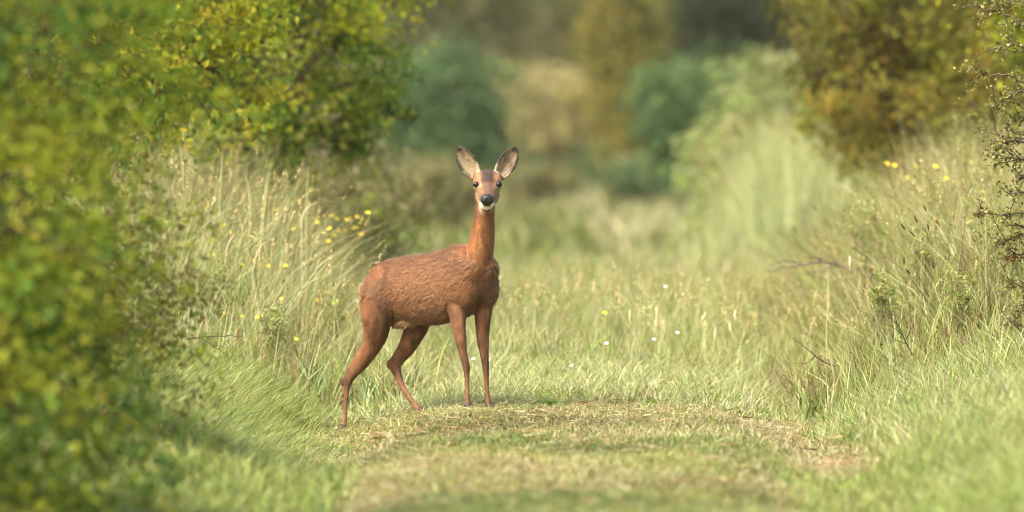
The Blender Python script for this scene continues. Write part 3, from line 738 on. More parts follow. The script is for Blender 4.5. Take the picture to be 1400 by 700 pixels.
far('far_tree', 'broad brownish tree closing the view in the very middle distance', 'tree', 740, 70, 175, 330, 440, .26, 10000, GREYOL, 41)
far('far_tree', 'tall green tree closing the view farthest right of centre', 'tree', 1060, 60, 170, 480, 420, .28, 12000, GREYOL + DARK[1:], 42)
# ================================================================ GRASS
def frust(x, y, m=.7): return np.abs(x) < (y + CAM_D) * .0886 + m

def field(name, label, n, xr, yr, hfun, cfun, wr, bend=(.1, .6), lean=None, K=2, keep=None, seed=0, clump=0, tipmix=.35, mat=None, tipcol=(.42, .34, .16), yb=1.0):
    r = np.random.default_rng(seed)
    if clump:
        k = n // clump
        cx = r.uniform(*xr, k); cyy = yr[0] + (yr[1] - yr[0]) * r.random(k) ** yb
        sp = .012 + .03 * r.random(k)
        x = np.repeat(cx, clump) + r.normal(0, 1, k * clump) * np.repeat(sp, clump); y = np.repeat(cyy, clump) + r.normal(0, 1, k * clump) * np.repeat(sp, clump)
        cl = np.repeat(r.uniform(.7, 1.25, k), clump); ca = np.repeat(r.random(k), clump)
    else:
        x = r.uniform(*xr, n); y = yr[0] + (yr[1] - yr[0]) * r.random(n) ** yb; cl = np.ones(n); ca = r.random(n)
    ok = frust(x, y)
    if keep is not None: ok &= r.random(len(x)) < keep(x, y)
    x, y, cl, ca = x[ok], y[ok], cl[ok], ca[ok]; n = len(x)
    h = hfun(x, y) * r.uniform(.55, 1.2, n) * cl
    col = cfun(x, y, r, ca)
    ln = r.random(n) * 6.283
    if lean is not None: ln = lean[0] + r.normal(0, lean[1], n)
    bd = r.uniform(*bend, n)
    V, F, C = blades(np.stack([x, y, terrain(x, y) - .006], 1), h, r.uniform(*wr, n) * (1 + np.maximum(0, y - 3) * .06), r.random(n) * 6.283, ln, bd, np.clip(col, .01, .9), K, tipmix, tipcol)
    return tag(obj(name, mesh_arrays(name, V, F, C), mat or M_GRASS), label, 'grass', None, 'stuff')

def pal_mix(cols, weights=None):
    A = np.array(cols)
    def f(x, y, r, ca):
        i = (ca * len(A) * .999).astype(int) if weights is None else np.searchsorted(np.cumsum(weights), ca * .999)
        return A[i] * r.uniform(.78, 1.22, (len(x), 1)) * (1 + r.normal(0, .05, (len(x), 3)))
    return f

LUSH, YG, STRAW, GLAU, BRN = np.array((.135, .20, .05)), np.array((.245, .275, .088)), np.array((.41, .38, .215)), np.array((.335, .38, .20)), np.array((.22, .135, .06))

def rutx(y): return 1.24 + .022 * np.clip(y, -9, 12) + .05 * np.sin(y * 1.3)
def path_col(x, y, r, ca):
    d = fbm(x, y, 1.5, 3)
    dry = np.clip(sstep(.42, .60, d) * .55 + .35 * np.exp(-((x - .35) / .8) ** 2 - ((y + .8) / 1.5) ** 2) + .3 * np.exp(-((x + .7) / .3) ** 2) + .75 * np.exp(-((x - rutx(y)) / .24) ** 2), 0, 1)
    pick = ca < dry * .85
    c = np.where(pick[:, None], STRAW * np.where(r.random(len(x)) < .25, .6, 1.0)[:, None], YG)
    g = sstep(.5, .66, fbm(x, y, 1.1, 8))
    c = np.where((~pick & (r.random(len(x)) < g * .8))[:, None], LUSH, c)
    c = c * (1 - .5 * sstep(.54, .68, fbm(x, y * 1.8, 1.3, 33)) * (r.random(len(x)) < .8))[:, None]        # trodden, browner patches
    return c * r.uniform(.7, 1.2, (len(x), 1))
def bare(x, y): return (.45 + .55 * sstep(.38, .55, fbm(x, y, 3.2, 21))) * (1 - sstep(-.1, .9, y + (fbm(x, y, 1.8, 22) - .5) * 1.6) * sstep(.1, .35, np.abs(x - rutx(y)))) * (1 - .75 * np.exp(-((x + .62) / .17) ** 2) * sstep(.1, -.6, y) * sstep(.35, .6, vnoise(x, y, 1.7, 4)) - .8 * np.exp(-((x - rutx(y)) / .15) ** 2) * sstep(.30, .50, vnoise(x, y, 1.6, 6)))
field('mown_grass', 'short dry mown grass along the middle of the track', 200000, (-1.35, 1.75), (-8.6, 1.6), lambda x, y: .038 + .03 * fbm(x, y, 2.2, 1), path_col, (.0034, .0066), (.3, 1.3), K=2, keep=bare, seed=51, tipmix=.2)
# dead straws lying flat
def thatch(n, xr, yr, seed, cols, name, label):
    r = np.random.default_rng(seed); x = r.uniform(*xr, n); y = r.uniform(*yr, n)
    ok = frust(x, y) & (r.random(n) < .25 + .75 * sstep(.42, .6, fbm(x, y, 1.8, 12))); x, y = x[ok], y[ok]; n = len(x)
    a = r.random(n) * 6.283; L = r.uniform(.03, .10, n); wv = r.uniform(.0012, .0028, n)
    z = terrain(x, y) + r.uniform(.004, .035, n)
    d = np.stack([np.cos(a), np.sin(a), r.normal(0, .18, n)], 1); s = np.stack([-np.sin(a), np.cos(a), r.normal(0, .4, n)], 1)
    P = np.stack([x, y, z], 1)
    V = np.stack([P - s * wv[:, None], P + s * wv[:, None], P + d * L[:, None]], 1).reshape(-1, 3)
    C = np.repeat(np.array(cols)[r.integers(len(cols), size=n)] * r.uniform(.7, 1.2, (n, 1)), 3, 0)
    return tag(obj(name, mesh_arrays(name, V, np.arange(3 * n).reshape(-1, 3), C), M_GRASS), label, 'thatch', None, 'stuff')
thatch(34000, (-1.4, 1.8), (-7, .6), 52, [STRAW, STRAW * .75, BRN, BRN * 1.4], 'dead_straw', 'loose dead straw lying on the track')
thatch(14000, (1.35, 2.5), (-1.4, .8), 53, [BRN, BRN * .7, STRAW * .8], 'dead_straw', 'brown dead straw on the right bank')

field('tussock_grass', 'pale grey-green tufted grass just behind the deer', 84000, (-1.0, 1.75), (-.6, 3.6), lambda x, y: (.075 + .07 * sstep(.3, 2.5, y) + .06 * fbm(x, y, 2.5, 2)) * (.5 + .5 * sstep(-.1, .7, y)),
      pal_mix([GLAU, GLAU * .85, YG, GLAU, STRAW, GLAU * 1.15, LUSH * 1.5]), (.0036, .007), (.3, 1.1), K=3, keep=lambda x, y: sstep(-.15, .5, y + (fbm(x, y, 1.8, 22) - .5) * 1.6) * (.15 + .85 * sstep(.1, .3, np.abs(x - rutx(y)))), seed=54, clump=14, tipmix=.3)
field('meadow_grass', 'yellow-green meadow grass across the middle distance', 80000, (-2.2, 3.2), (2.6, 17), lambda x, y: .16 + .14 * sstep(2, 6, y) + .16 * fbm(x, y, .8, 2),
      pal_mix([YG * .9, YG, STRAW * .85, GLAU * .9, LUSH * 1.2, LUSH * 1.4]), (.004, .007), (.2, .9), K=3, seed=55, clump=10, yb=1.4)
def far_col(x, y, r, ca):
    d = fbm(x * 1.6, y * .22, .5, 14)
    pale = sstep(.42, .6, d)[:, None]
    c = pale * np.where((ca < .5)[:, None], GLAU, STRAW) + (1 - pale) * np.where((ca < .5)[:, None], LUSH * 1.1, YG * .75)
    return c * .70 * r.uniform(.8, 1.2, (len(x), 1))
field('meadow_grass', 'pale blurred meadow stretching away behind the deer', 52000, (-14, 14), (15, 125), lambda x, y: .22 + .42 * sstep(.35, .7, fbm(x, y, .3, 2)),
      far_col, (.012, .022), (.2, .7), K=2, seed=56, yb=1.7)
field('lush_grass', 'soft green grass leaning along the left side of the track', 72000, (-2.4, -.62), (-3.8, 2.4), lambda x, y: (.09 + .11 * sstep(-.8, -1.5, x) + .06 * sstep(-1, 1.2, y)) * (.4 + .6 * sstep(-.62, -.95, x + (vnoise(x, y, 2) - .5) * .3)),
      pal_mix([LUSH * 1.3, LUSH, YG, GLAU * .8, LUSH * 1.6, YG * .9]), (.0036, .0068), (.4, 1.2), (R(-10), .9), K=3, keep=lambda x, y: 1 - .97 * np.exp(-((x + .68) / .22) ** 4 - ((y + .25) / .75) ** 4), seed=57, clump=12, tipmix=.25)
field('tall_grass', 'tall seeding grass on the left bank beneath the shrubs', 52000, (-3.2, -.42), (1.0, 9.5), lambda x, y: .22 + .62 * sstep(-.5, -1.25, x + .07 * (y - 3)) * sstep(.8, 2.8, y) + .2 * fbm(x, y, 1.2, 4),
      pal_mix([YG, GLAU * 1.1, STRAW, GLAU, LUSH * 1.3, LUSH * 1.5, GLAU * 1.2, BRN]), (.004, .0085), (.1, .8), K=4, seed=58, clump=9, tipmix=.5)
field('bank_grass', 'short yellow-green grass on the right bank', 90000, (1.05, 2.9), (-6.5, 2.6), lambda x, y: .05 + .085 * sstep(1.15, 1.6, x) + .08 * fbm(x, y, 1.6, 5) * sstep(1.1, 1.5, x),
      pal_mix([YG, YG * 1.1, LUSH * 1.5, GLAU, GLAU * .9, STRAW, LUSH * 1.2, LUSH]), (.0036, .0072), (.2, 1.1), None, K=3, keep=lambda x, y: .04 + .96 * sstep(.08, .32, x - rutx(y) + (vnoise(x, y, 2, 7) - .5) * .3), seed=59, clump=12, tipmix=.25)
field('tall_grass', 'tall straw and green grass on the right bank under the hawthorn', 52000, (1.3, 3.4), (.2, 10), lambda x, y: .16 + .42 * sstep(1.35, 2.1, x - .03 * y) * sstep(.1, 1.6, y) + .22 * fbm(x, y, 1.3, 6) + .18 * sstep(3, 7, y),
      pal_mix([YG, YG * 1.1, STRAW, GLAU, LUSH * 1.4, LUSH * .8, LUSH, YG, BRN * .7, BRN * .5]), (.004, .009), (.1, .9), K=4, seed=60, clump=9, tipmix=.4)
field('verge_grass', 'blurred green grass in the left foreground', 26000, (-2.2, -.6), (-8.6, -3.4), lambda x, y: .08 + .08 * fbm(x, y, 1.4, 7), pal_mix([LUSH, LUSH * 1.4, YG, YG * .9]), (.005, .008), (.2, .9), K=2, seed=61, clump=8, tipmix=.2)
field('verge_grass', 'blurred green grass in the right foreground', 22000, (.95, 2.4), (-8.4, -4.2), lambda x, y: .07 + .09 * sstep(1.1, 1.6, x), pal_mix([LUSH * 1.2, LUSH * 1.5, YG, YG * 1.1]), (.005, .008), (.2, .9), K=2, seed=62, clump=8, tipmix=.2)

# seeding stalks standing out of the tall grass
def seed_stalks(name, label, n, xr, yr, hfun, seed, cols, head=(.05, .12), keep=None):
    r = np.random.default_rng(seed); x = r.uniform(*xr, n); y = r.uniform(*yr, n); ok = frust(x, y, .5)
    if keep is not None: ok &= r.random(n) < keep(x, y)
    x, y = x[ok], y[ok]; n = len(x); h = hfun(x, y) * r.uniform(.75, 1.2, n); lean = r.random(n) * 6.283; bend = r.uniform(.05, .5, n)
    B = np.stack([x, y, terrain(x, y)], 1); col = np.array(cols)[r.integers(len(cols), size=n)] * r.uniform(.8, 1.2, (n, 1))
    V, F, C = blades(B, h, np.full(n, .0032), r.random(n) * 6.283, lean, bend, col, 4, 0)
    m = MB(); m.add(V, F, C)
    tip = V.reshape(n, 9, 3)[:, 8]; pre = V.reshape(n, 9, 3)[:, 6:8].mean(1); d = nrm(tip - pre)
    hl = r.uniform(*head, n); S = 16
    k = r.random((n, S)); a = r.random((n, S)) * 6.283
    side = nrm(np.cross(d, r.normal(0, 1, (n, 3)))); oth = np.cross(d, side)
    out = np.cos(a)[..., None] * side[:, None] + np.sin(a)[..., None] * oth[:, None]
    rad = (.0075 * np.sin(3.14 * np.clip(k * .9 + .08, 0, 1)) + .002)[..., None]
    p = tip[:, None] + d[:, None] * ((k - .35) * hl[:, None])[..., None]
    e = p + out * rad * 1.6 + d[:, None] * .012
    s2 = np.cross(out, d[:, None]) * .0028
    HV = np.stack([p - s2, p + s2, e], 2).reshape(-1, 3)
    hc = np.repeat(col * np.array((1.1, .98, .9)), S * 3, 0)
    m.add(HV, np.arange(len(HV)).reshape(-1, 3), hc)
    return tag(obj(name, m.mesh(name), M_GRASS), label, 'grass', None, 'stuff')
seed_stalks('seed_heads', 'fine straw seed heads above the tall grass on the left', 1500, (-2.7, -.5), (1.4, 8), lambda x, y: .42 + .55 * sstep(-.5, -1.2, x + .07 * (y - 3)), 63, [STRAW * 1.1, STRAW, STRAW * .7 + YG * .4])
seed_stalks('seed_heads', 'fine straw seed heads above the grass on the right', 650, (1.5, 3.3), (.6, 8), lambda x, y: .38 + .42 * sstep(1.4, 2.0, x), 64, [STRAW * 1.1, STRAW, BRN * .6, GLAU])
seed_stalks('seed_heads', 'scattered straw seed heads in the meadow behind the deer', 700, (-.8, 1.9), (2.4, 9), lambda x, y: .42 + 0 * x, 65, [STRAW * 1.15, STRAW, GLAU * 1.1])
# ================================================================ SINGLE PLANTS AND TWIGS
YELLOW = np.array((.70, .58, .06))
def petals(b, c, up, r_, n, col, cup=.25, wid=.8):
    up = nrm(np.asarray(up, float)); s = nrm(np.cross(up, np.array([.3, .9, .1]))); o = np.cross(up, s)
    for k in range(n):
        a = k * 6.283 / n; d = s * math.cos(a) + o * math.sin(a); q = np.cross(up, d)
        P = [c, c + d * r_ * .55 + q * r_ * wid * .5 + up * r_ * cup * .4, c + d * r_ + q * r_ * wid * .25 + up * r_ * cup, c + d * r_ - q * r_ * wid * .25 + up * r_ * cup, c + d * r_ * .55 - q * r_ * wid * .5 + up * r_ * cup * .4]
        b.add(P, [(0, 1, 2), (0, 2, 3), (0, 3, 4)], col)
def flower(px, py, Y, label, group=None, size=.013, col=YELLOW, cat='flower', name='yellow_wildflower', n=5, seed=0):
    r = np.random.default_rng(seed + int(px * 7 + py)); h = at(px, py, Y); bx, by = h[0] + r.normal(0, .03), Y + r.normal(0, .03)
    base = np.array([bx, by, float(terrain(bx, by))]); root = thing(name, base, label, cat, group)
    st = MB(); st.add(*tube(bez(base, np.array([bx, by, (base[2] + h[2]) / 2]) + r.normal(0, .01, 3), h, 6), np.linspace(.0016, .001, 6), 4), (.16, .20, .05))
    for k in range(3):                      # narrow stem leaves
        p = base + (h - base) * (.3 + .2 * k); a = r.random() * 6.28; d = np.array([math.cos(a), math.sin(a), .6])
        st.add([p, p + d * .02 + np.array([0, 0, .006]), p + d * .045], [(0, 1, 2)], (.14, .2, .04))
    obj('stem', st.mesh('stem', True, base), M_STEM, root)
    hb = MB(); up = np.array([r.normal(0, .4), -.5, .7])
    petals(hb, h, up, size, n, np.asarray(col) * r.uniform(.85, 1.1))
    v, f = ellipsoid(h + nrm(up) * size * .12, (size * .3,) * 3, 8, 5); hb.add(v, f, (.55, .36, .02))
    obj('flower_head', hb.mesh('flower_head', False, base), M_PETAL, root)
    return root

CL = [(453.6, 295), (443, 296.6), (433, 304), (488, 297), (478, 299), (473, 301), (494, 320.6), (485, 312), (449, 330), (443, 319), (471, 315), (450.6, 313), (464, 316), (460, 299), (503, 291), (457, 322)]
CLX = {(433, 304): 'leftmost yellow flower of the cluster above the deer rump', (503, 291): 'topmost yellow flower of the cluster, closest to the deer back', (449, 330): 'lowest yellow flower of the cluster above the deer rump', (494, 320.6): 'yellow flower at the lower right of the cluster above the rump'}
for i, (x, y) in enumerate(CL):
    flower(x, y, 4.3 + .5 * math.sin(i * 2.1), CLX.get((x, y), 'yellow wildflower inside the loose cluster up left of the deer rump'), 'yellow flower cluster left of the deer', .015)
MIDL = [(331, 362), (345, 355.7), (357, 364), (366.6, 363.5), (340, 368), (390.6, 363.5)]
for x, y in MIDL: flower(x, y, 2.6, 'small yellow flower in the row halfway up the left meadow grass', 'row of yellow flowers in the left meadow', .013)
UPL = [(300.6, 310.7), (305.7, 307.7), (314, 318), (347, 318)]
for x, y in UPL: flower(x, y, 3.2, 'faint yellow flower near the left shrub, high in the meadow grass', 'faint yellow flowers near the left shrub', .012)
for x, y, Y, lab in [(423.6, 259, 5.0, 'yellow flower standing highest in the tall grass, left of the deer'), (378.6, 287, 4.0, 'pale yellow flower just under the highest grass blades on the left'),
                     (401, 313, 3.6, 'yellow flower alone to the left of the flower cluster'), (291.6, 349, 2.6, 'yellow flower closest to the left shrub edge'),
                     (385, 409, 1.9, 'lone yellow flower low in the meadow, left of a brighter one'), (433, 410.6, 1.8, 'bright yellow flower low in the grass, level with the deer belly'),
                     (307, 428.6, 1.7, 'yellow flower low beside the bare twigs of the left shrub'), (331, 433, 1.7, 'yellow flower just right of the one by the bare twigs'),
                     (352, 434, 1.6, 'small yellow flower, rightmost of three low ones near the twigs'), (405, 463.7, 1.2, 'lowest bright yellow flower, left of the deer hind leg'),
                     (262, 396.5, 1.6, 'yellow flower half hidden by the brownish shrub'), (827, 428, 2.6, 'single yellow flower in the meadow right of the deer')]:
    flower(x, y, Y, lab, None, .0125)
for x, y, Y, lab, s in [(1213, 224, 5.6, 'leftmost blurred yellow flower on the right bank', .017), (1223, 226.5, 5.6, 'blurred yellow flower next to the leftmost one on the right bank', .016), (1253, 228, 5.6, 'small dim yellow flower between others on the right bank', .012),
                        (1279, 228, 5.0, 'largest yellow flower on the right bank', .018), (1240, 243, 5.8, 'lower faint yellow flower on the right bank', .013), (1293.5, 244, 5.0, 'rightmost yellow flower, below the largest one', .014)]:
    flower(x, y, Y, lab, None, s)
for x, y, Y, lab in [(894, 464, 1.8, 'white daisy in the middle of the meadow, right of the deer'), (926, 455, 2.0, 'small white daisy right of the brightest white one'), (829, 469.5, 1.7, 'white daisy left of the others, right of the deer chest'),
                     (781.6, 500, 1.0, 'white daisy lowest in the pale tufts'), (909.5, 392, 3.4, 'tiny white flower high among the meadow stalks'), (647, 491, .9, 'white flower seen between the deer front legs')]:
    flower(x, y, Y, lab, None, .009, (.78, .76, .68), 'flower', 'white_daisy', 7)

# pale fluffy seed spikes
def spike(px, py, Y, L, rad, col, label, name, group=None, tilt=0.0, cat='seed spike', stemc=(.30, .28, .12)):
    r = np.random.default_rng(int(px * 3 + py * 5)); h = at(px, py, Y); bx = h[0] - tilt * .5 + r.normal(0, .02); by = Y + r.normal(0, .02)
    base = np.array([bx, by, float(terrain(bx, by))]); root = thing(name, base, label, cat, group)
    d = nrm(np.array([tilt, 0, 1.0])); lo, hi_ = h - d * L / 2, h + d * L / 2
    st = MB(); st.add(*tube(bez(base, lo - d * .12, lo, 7), np.linspace(.0017, .001, 7), 4), stemc); obj('stem', st.mesh('stem', True, base), M_STEM, root)
    hb = MB(); k = np.linspace(0, 1, 7); hb.add(*tube(lo + (hi_ - lo) * k[:, None], rad * .6 * np.sin(np.clip(k * 2.9 + .18, 0, 3.1)) + .0005, 6), col)
    n = 70; kk = r.random(n); a = r.random(n) * 6.28; out = np.stack([np.cos(a), np.sin(a), np.full(n, .7)], 1)
    p = lo + (hi_ - lo) * kk[:, None]; e = p + out * (rad * (.5 + np.sin(3.0 * kk)))[:, None]; s2 = np.stack([-np.sin(a), np.cos(a), np.zeros(n)], 1) * .0013
    hb.add(np.stack([p - s2, p + s2, e], 1).reshape(-1, 3), np.arange(3 * n).reshape(-1, 3), np.asarray(col) * 1.1)
    obj('seed_head', hb.mesh('seed_head', False, base), M_GRASS, root)
    return root
PW = (.62, .56, .42)
for x, y, Y, t, lab in [(898, 427, 2.6, -.1, 'pale seed spike left of the others in the meadow'), (962, 434, 2.6, .45, 'tilted pale seed spike in the meadow middle'), (1005, 431, 2.4, .05, 'upright pale seed spike, rightmost and tallest in the meadow'),
                        (998.5, 448, 2.2, -.2, 'fat pale seed spike just below the tallest one'), (977.5, 456, 2.1, .05, 'small pale seed spike left of the fat one'), (861, 431, 2.8, 0, 'faint pale seed spike nearest the deer'), (897, 441, 2.5, 0, 'pale seed spike right under the leftmost one'),
                        (1162, 358, 2.0, 0, 'white seed spike standing at the edge of the right bank')]:
    spike(x, y, Y, .055, .009, PW, lab, 'seed_spike', None, t)
DK = (.035, .024, .018)
for i, (x, y, t) in enumerate([(1234.6, 310, -.7), (1264.5, 285, -.4), (1266, 354, -.3), (1293, 354, 0), (1241, 371, -.9), (1275.5, 362, -.1), (1283, 388, -.6), (1249, 402, -.7), (1247, 320, -1.0), (1236, 357, 0), (1282, 305, -.8), (1300.6, 360, -.1), (1371, 382, 0), (1252, 300, -.6), (1269, 311, -.2)]):
    spike(x, y, .9 + .25 * (i % 4), .034, .0055, DK, {0: 'leftmost dark seed stalk on the right bank, leaning left', 1: 'highest dark seed stalk on the right bank', 7: 'lowest dark seed stalk on the right bank', 12: 'dark seed stalk farthest right, under the red-brown sprig'}.get(i, 'dark brown seed stalk among the grass on the right bank'), 'dark_seed_stalk', 'dark seed stalks on the right bank', t, 'seed stalk', (.20, .17, .08))
for i, (x, y, t) in enumerate([(388, 384, .5), (456, 388, .2), (318, 300, .8), (299, 255, .6), (396, 352, .1), (398, 398, 0)]):
    spike(x, y, 1.8 + .3 * i, .03, .0035, (.06, .045, .025), 'dark thin seed stalk in the left meadow grass', 'dark_seed_stalk', 'dark seed stalks in the left meadow', t, 'seed stalk', (.22, .20, .09))

# long grass straws that stand clear of the rest
def straw(pts, Y, label, r0=.0035, col=(.36, .36, .16), name='grass_stalk'):
    P = [at(x, y, Y) for x, y in pts]; base = P[0].copy(); base[2] = float(terrain(base[0], Y)); org = base
    root = thing(name, org, label, 'grass stalk'); c = bez(P[0], P[1], P[2], 9); full = np.concatenate([[base], c])
    m = MB(); m.add(*tube(full, np.concatenate([[r0 * .8], np.linspace(r0 * .8, r0 * .35, 9)]), 5), col); obj('stem', m.mesh('stem', True, org), M_STEM, root)
    r = np.random.default_rng(int(pts[0][0])); n = 40; k = .62 + .38 * r.random(n); i = np.clip((k * 8).astype(int), 0, 7); p = c[i] + (c[i + 1] - c[i]) * (k * 8 - i)[:, None]
    d = nrm(c[i + 1] - c[i]); o = r.normal(0, 1, (n, 3)); o = nrm(o - (o * d).sum(1)[:, None] * d); e = p + d * .02 + o * .006; s2 = np.cross(d, o) * .0022
    hb = MB(); hb.add(np.stack([p - s2, p + s2, e], 1).reshape(-1, 3), np.arange(3 * n).reshape(-1, 3), np.array(col) * np.array((1.25, 1.1, 1.1))); obj('seed_head', hb.mesh('seed_head', False, org), M_GRASS, root)
straw([(880, 440), (862, 400), (838, 359)], 3.0, 'longest leaning grass stalk in the meadow right of the deer')
straw([(862, 418), (850, 402), (834, 386)], 3.1, 'shorter leaning grass stalk at the left of the three tall ones')
straw([(889, 420), (882, 395), (869, 366)], 3.0, 'leaning grass stalk at the right of the three tall ones')
straw([(935, 420), (942, 380), (958, 345)], 4.2, 'blurred arching grass stalk leaning right in the meadow')
straw([(990, 420), (994, 395), (998, 366)], 4.4, 'blurred upright grass stalk in the right half of the meadow')
straw([(1012, 425), (1022, 395), (1038, 372)], 4.4, 'blurred grass stalk leaning right near the dead branch')

def wide_blade(pts, Y, wd, col, label):
    P = [at(x, y, Y) for x, y in pts]; base = P[0].copy(); base[2] = float(terrain(base[0], Y)); c = np.concatenate([[base], bez(P[0], P[1], P[2], 10)]); n = len(c)
    ww = wd * np.concatenate([[.7], np.sin(np.linspace(.9, 3.1, n - 1))]) * .5; s = np.array([.85, -.5, .15]); V = []; 
    for k in range(n): V += [c[k] - s * ww[k], c[k] + np.array([0, .15 * wd, -.1 * wd]), c[k] + s * ww[k]]
    F = [];
    for k in range(n - 1):
        for j in (0, 1): F.append((3 * k + j, 3 * k + j + 1, 3 * k + j + 4, 3 * k + j + 3))
    m = MB(); m.add(V, F, col); tag(obj('broad_grass_blade', m.mesh('broad_grass_blade', True, base), M_GRASS, None, base), label, 'grass blade')
G1 = (.34, .36, .16)
wide_blade([(355, 330), (360, 270), (368, 224)], 3.0, 0.0144, G1, 'broad pale grass blade standing upright, centre of the left meadow top')
wide_blade([(300, 300), (298, 250), (307, 205)], 3.2, 0.0120, G1, 'tall pointed grass blade at the top left of the meadow')
wide_blade([(250, 250), (250, 215), (243, 185)], 3.2, 0.0084, (.40, .38, .20), 'tallest thin straw blade beside the left shrub')
wide_blade([(418, 330), (418, 275), (422, 225)], 3.4, 0.0108, G1, 'upright grass blade right of the broad one in the left meadow')
wide_blade([(340, 310), (345, 262), (333, 232)], 3.1, 0.0120, G1, 'grass blade bent left near the top of the left meadow')
wide_blade([(412, 300), (418, 268), (468, 277)], 3.0, 0.0096, (.48, .46, .30), 'pale grass blade arching over to the right, above the yellow cluster')
wide_blade([(345, 375), (350, 325), (375, 330)], 1.9, 0.0084, (.46, .42, .26), 'pale drooping grass blade in the middle of the left meadow')
wide_blade([(308, 352), (312, 318), (331, 315)], 1.9, 0.0084, (.46, .42, .26), 'pale hooked grass blade left of the drooping one')
wide_blade([(1275, 460), (1282, 430), (1298, 395)], .4, 0.0096, (.24, .30, .06), 'single broad green grass blade leaning right on the right bank')
wide_blade([(1365, 480), (1372, 410), (1345, 372)], .4, 0.0078, (.30, .34, .12), 'long green blade arching left beneath the hawthorn')
wide_blade([(1342, 488), (1352, 440), (1368, 402)], .35, 0.0072, (.26, .32, .09), 'green blade leaning right in the tuft under the hawthorn')
wide_blade([(1130, 440), (1134, 400), (1131, 365)], 1.8, 0.0060, (.46, .42, .24), 'straw-coloured blade standing at the left edge of the right bank')

# broad-leaved weeds in the short grass
def rosette(px, py, Y, n, L, label, seed, col=(.09, .19, .025)):
    r = np.random.default_rng(seed); p = at(px, py, Y); z = float(terrain(p[0], Y)); org = np.array([p[0], Y, z])
    root = thing('broadleaf_weed', org, label, 'weed')
    for k in range(n):
        a = k * 6.283 / n + r.normal(0, .25); d = np.array([math.cos(a), math.sin(a), 0]); s = np.array([-d[1], d[0], 0]); l = L * r.uniform(.7, 1.15); el = r.uniform(.5, 1.1)
        V, F = [], []
        for i, t in enumerate(np.linspace(0, 1, 7)):
            c = d * l * t * math.cos(el * (1 - .5 * t)) + np.array([0, 0, .012 + l * (t * math.sin(el) - .45 * t * t)]); wv = l * .24 * math.sin(3.14 * min(t * .86 + .1, 1)) * (1 + .15 * (-1) ** i)
            V += [c - s * wv + np.array([0, 0, wv * .35]), c, c + s * wv + np.array([0, 0, wv * .35])]
            if i: F += [(3 * i - 3 + j, 3 * i - 2 + j, 3 * i + 1 + j, 3 * i + j) for j in (0, 1)]
        m = MB(); m.add(V, F, np.array(col) * r.uniform(.8, 1.3)); obj('leaf', m.mesh('leaf', True), M_LEAF, root)
rosette(752, 557, .05, 7, .075, 'bright green broad-leaved weed in the grass right of the deer front hooves', 1)
rosette(842, 548, .25, 5, .055, 'small dull green weed right of the bright one', 2, (.10, .14, .035))
rosette(892, 546, .3, 4, .06, 'green weed with one raised round leaf, rightmost of the three', 3, (.12, .22, .03))
rosette(1170, 610, -2.2, 6, .06, 'low green weed at the edge of the bare right rut', 4, (.11, .18, .035))
rosette(1245, 590, -1.6, 5, .05, 'low weed in the short grass of the right bank', 5, (.12, .17, .04))

# sticks and dead branches
def stick(name, label, cat, lines, Y, r0, col=(.10, .075, .05), leafy=None):
    P0 = at(*lines[0][0], Y); org = P0; root = thing(name, org, label, cat); m = MB(); rr = np.random.default_rng(int(lines[0][0][0]))
    for k, ln in enumerate(lines):
        P = np.array([at(x, y, Y + .03 * math.sin(i * 1.7 + k)) for i, (x, y) in enumerate(ln)])
        t = np.linspace(0, len(P) - 1, 4 * len(P)); Q = np.stack([np.interp(t, range(len(P)), P[:, c]) for c in range(3)], 1) + rr.normal(0, r0 * .35, (len(t), 3))
        m.add(*tube(Q, np.linspace(r0, r0 * .35, len(t)) * (1 if k == 0 else .6), 6), col)
    obj('branch' if k else 'stem', m.mesh('branch', True, org), M_BARK, root)
    if leafy:
        n, px, py, sp, size, c = leafy; P = np.array([at(px + rr.normal(0, sp[0]), py + rr.normal(0, sp[1]), Y + rr.normal(0, .03)) for _ in range(n)])
        V, F, C = leaves(P - org, size * rr.uniform(.6, 1.3, n), rr.normal(0, 1, (n, 3)), np.array(c) * rr.uniform(.6, 1.4, (n, 1)), .6, 5); obj('dead_leaves', mesh_arrays('dead_leaves', V, F, C), M_LEAF, root)
    return root
stick('dead_branch', 'grey dead branch lying across the grass at the left edge of the right bank', 'branch', [[(1165, 372), (1150, 362), (1122, 357), (1098, 362), (1070, 366), (1051, 371)], [(1098, 362), (1080, 356), (1052, 363)], [(1125, 357), (1112, 350), (1105, 352)], [(1140, 360), (1128, 370), (1112, 373)]], 4.6, .009, (.13, .105, .08))
stick('fallen_twig', 'thin dark forked twig at the edge of the right bank', 'twig', [[(1142, 500), (1130, 497), (1115, 487), (1098, 472), (1083, 461)], [(1115, 487), (1103, 497), (1088, 498)]], .5, .0035, (.045, .035, .03))
stick('fallen_twig', 'short dark stick lying behind the deer front hooves', 'twig', [[(676, 551), (660, 549), (650, 552), (641, 556)], [(660, 549), (664, 545)]], .12, .0035, (.05, .035, .03))
stick('fallen_twig', 'pale curved stick lying low in the right bank grass', 'twig', [[(1166, 573), (1180, 566), (1190, 548), (1202, 538)]], -.9, .003, (.20, .16, .10))
stick('dry_weed', 'dark branching dry weed on the right bank', 'weed', [[(1247, 486), (1240, 470), (1230, 450), (1221, 426)], [(1240, 470), (1225, 465), (1212, 470)], [(1234, 458), (1220, 446), (1205, 442)], [(1238, 464), (1246, 450), (1250, 438)], [(1227, 443), (1215, 434), (1203, 431)], [(1228, 445), (1236, 432), (1238, 424)], [(1224, 432), (1214, 424), (1206, 418)]], .15, .0035, (.05, .045, .03), (60, 1225, 446, (13, 16), .012, (.06, .065, .03)))
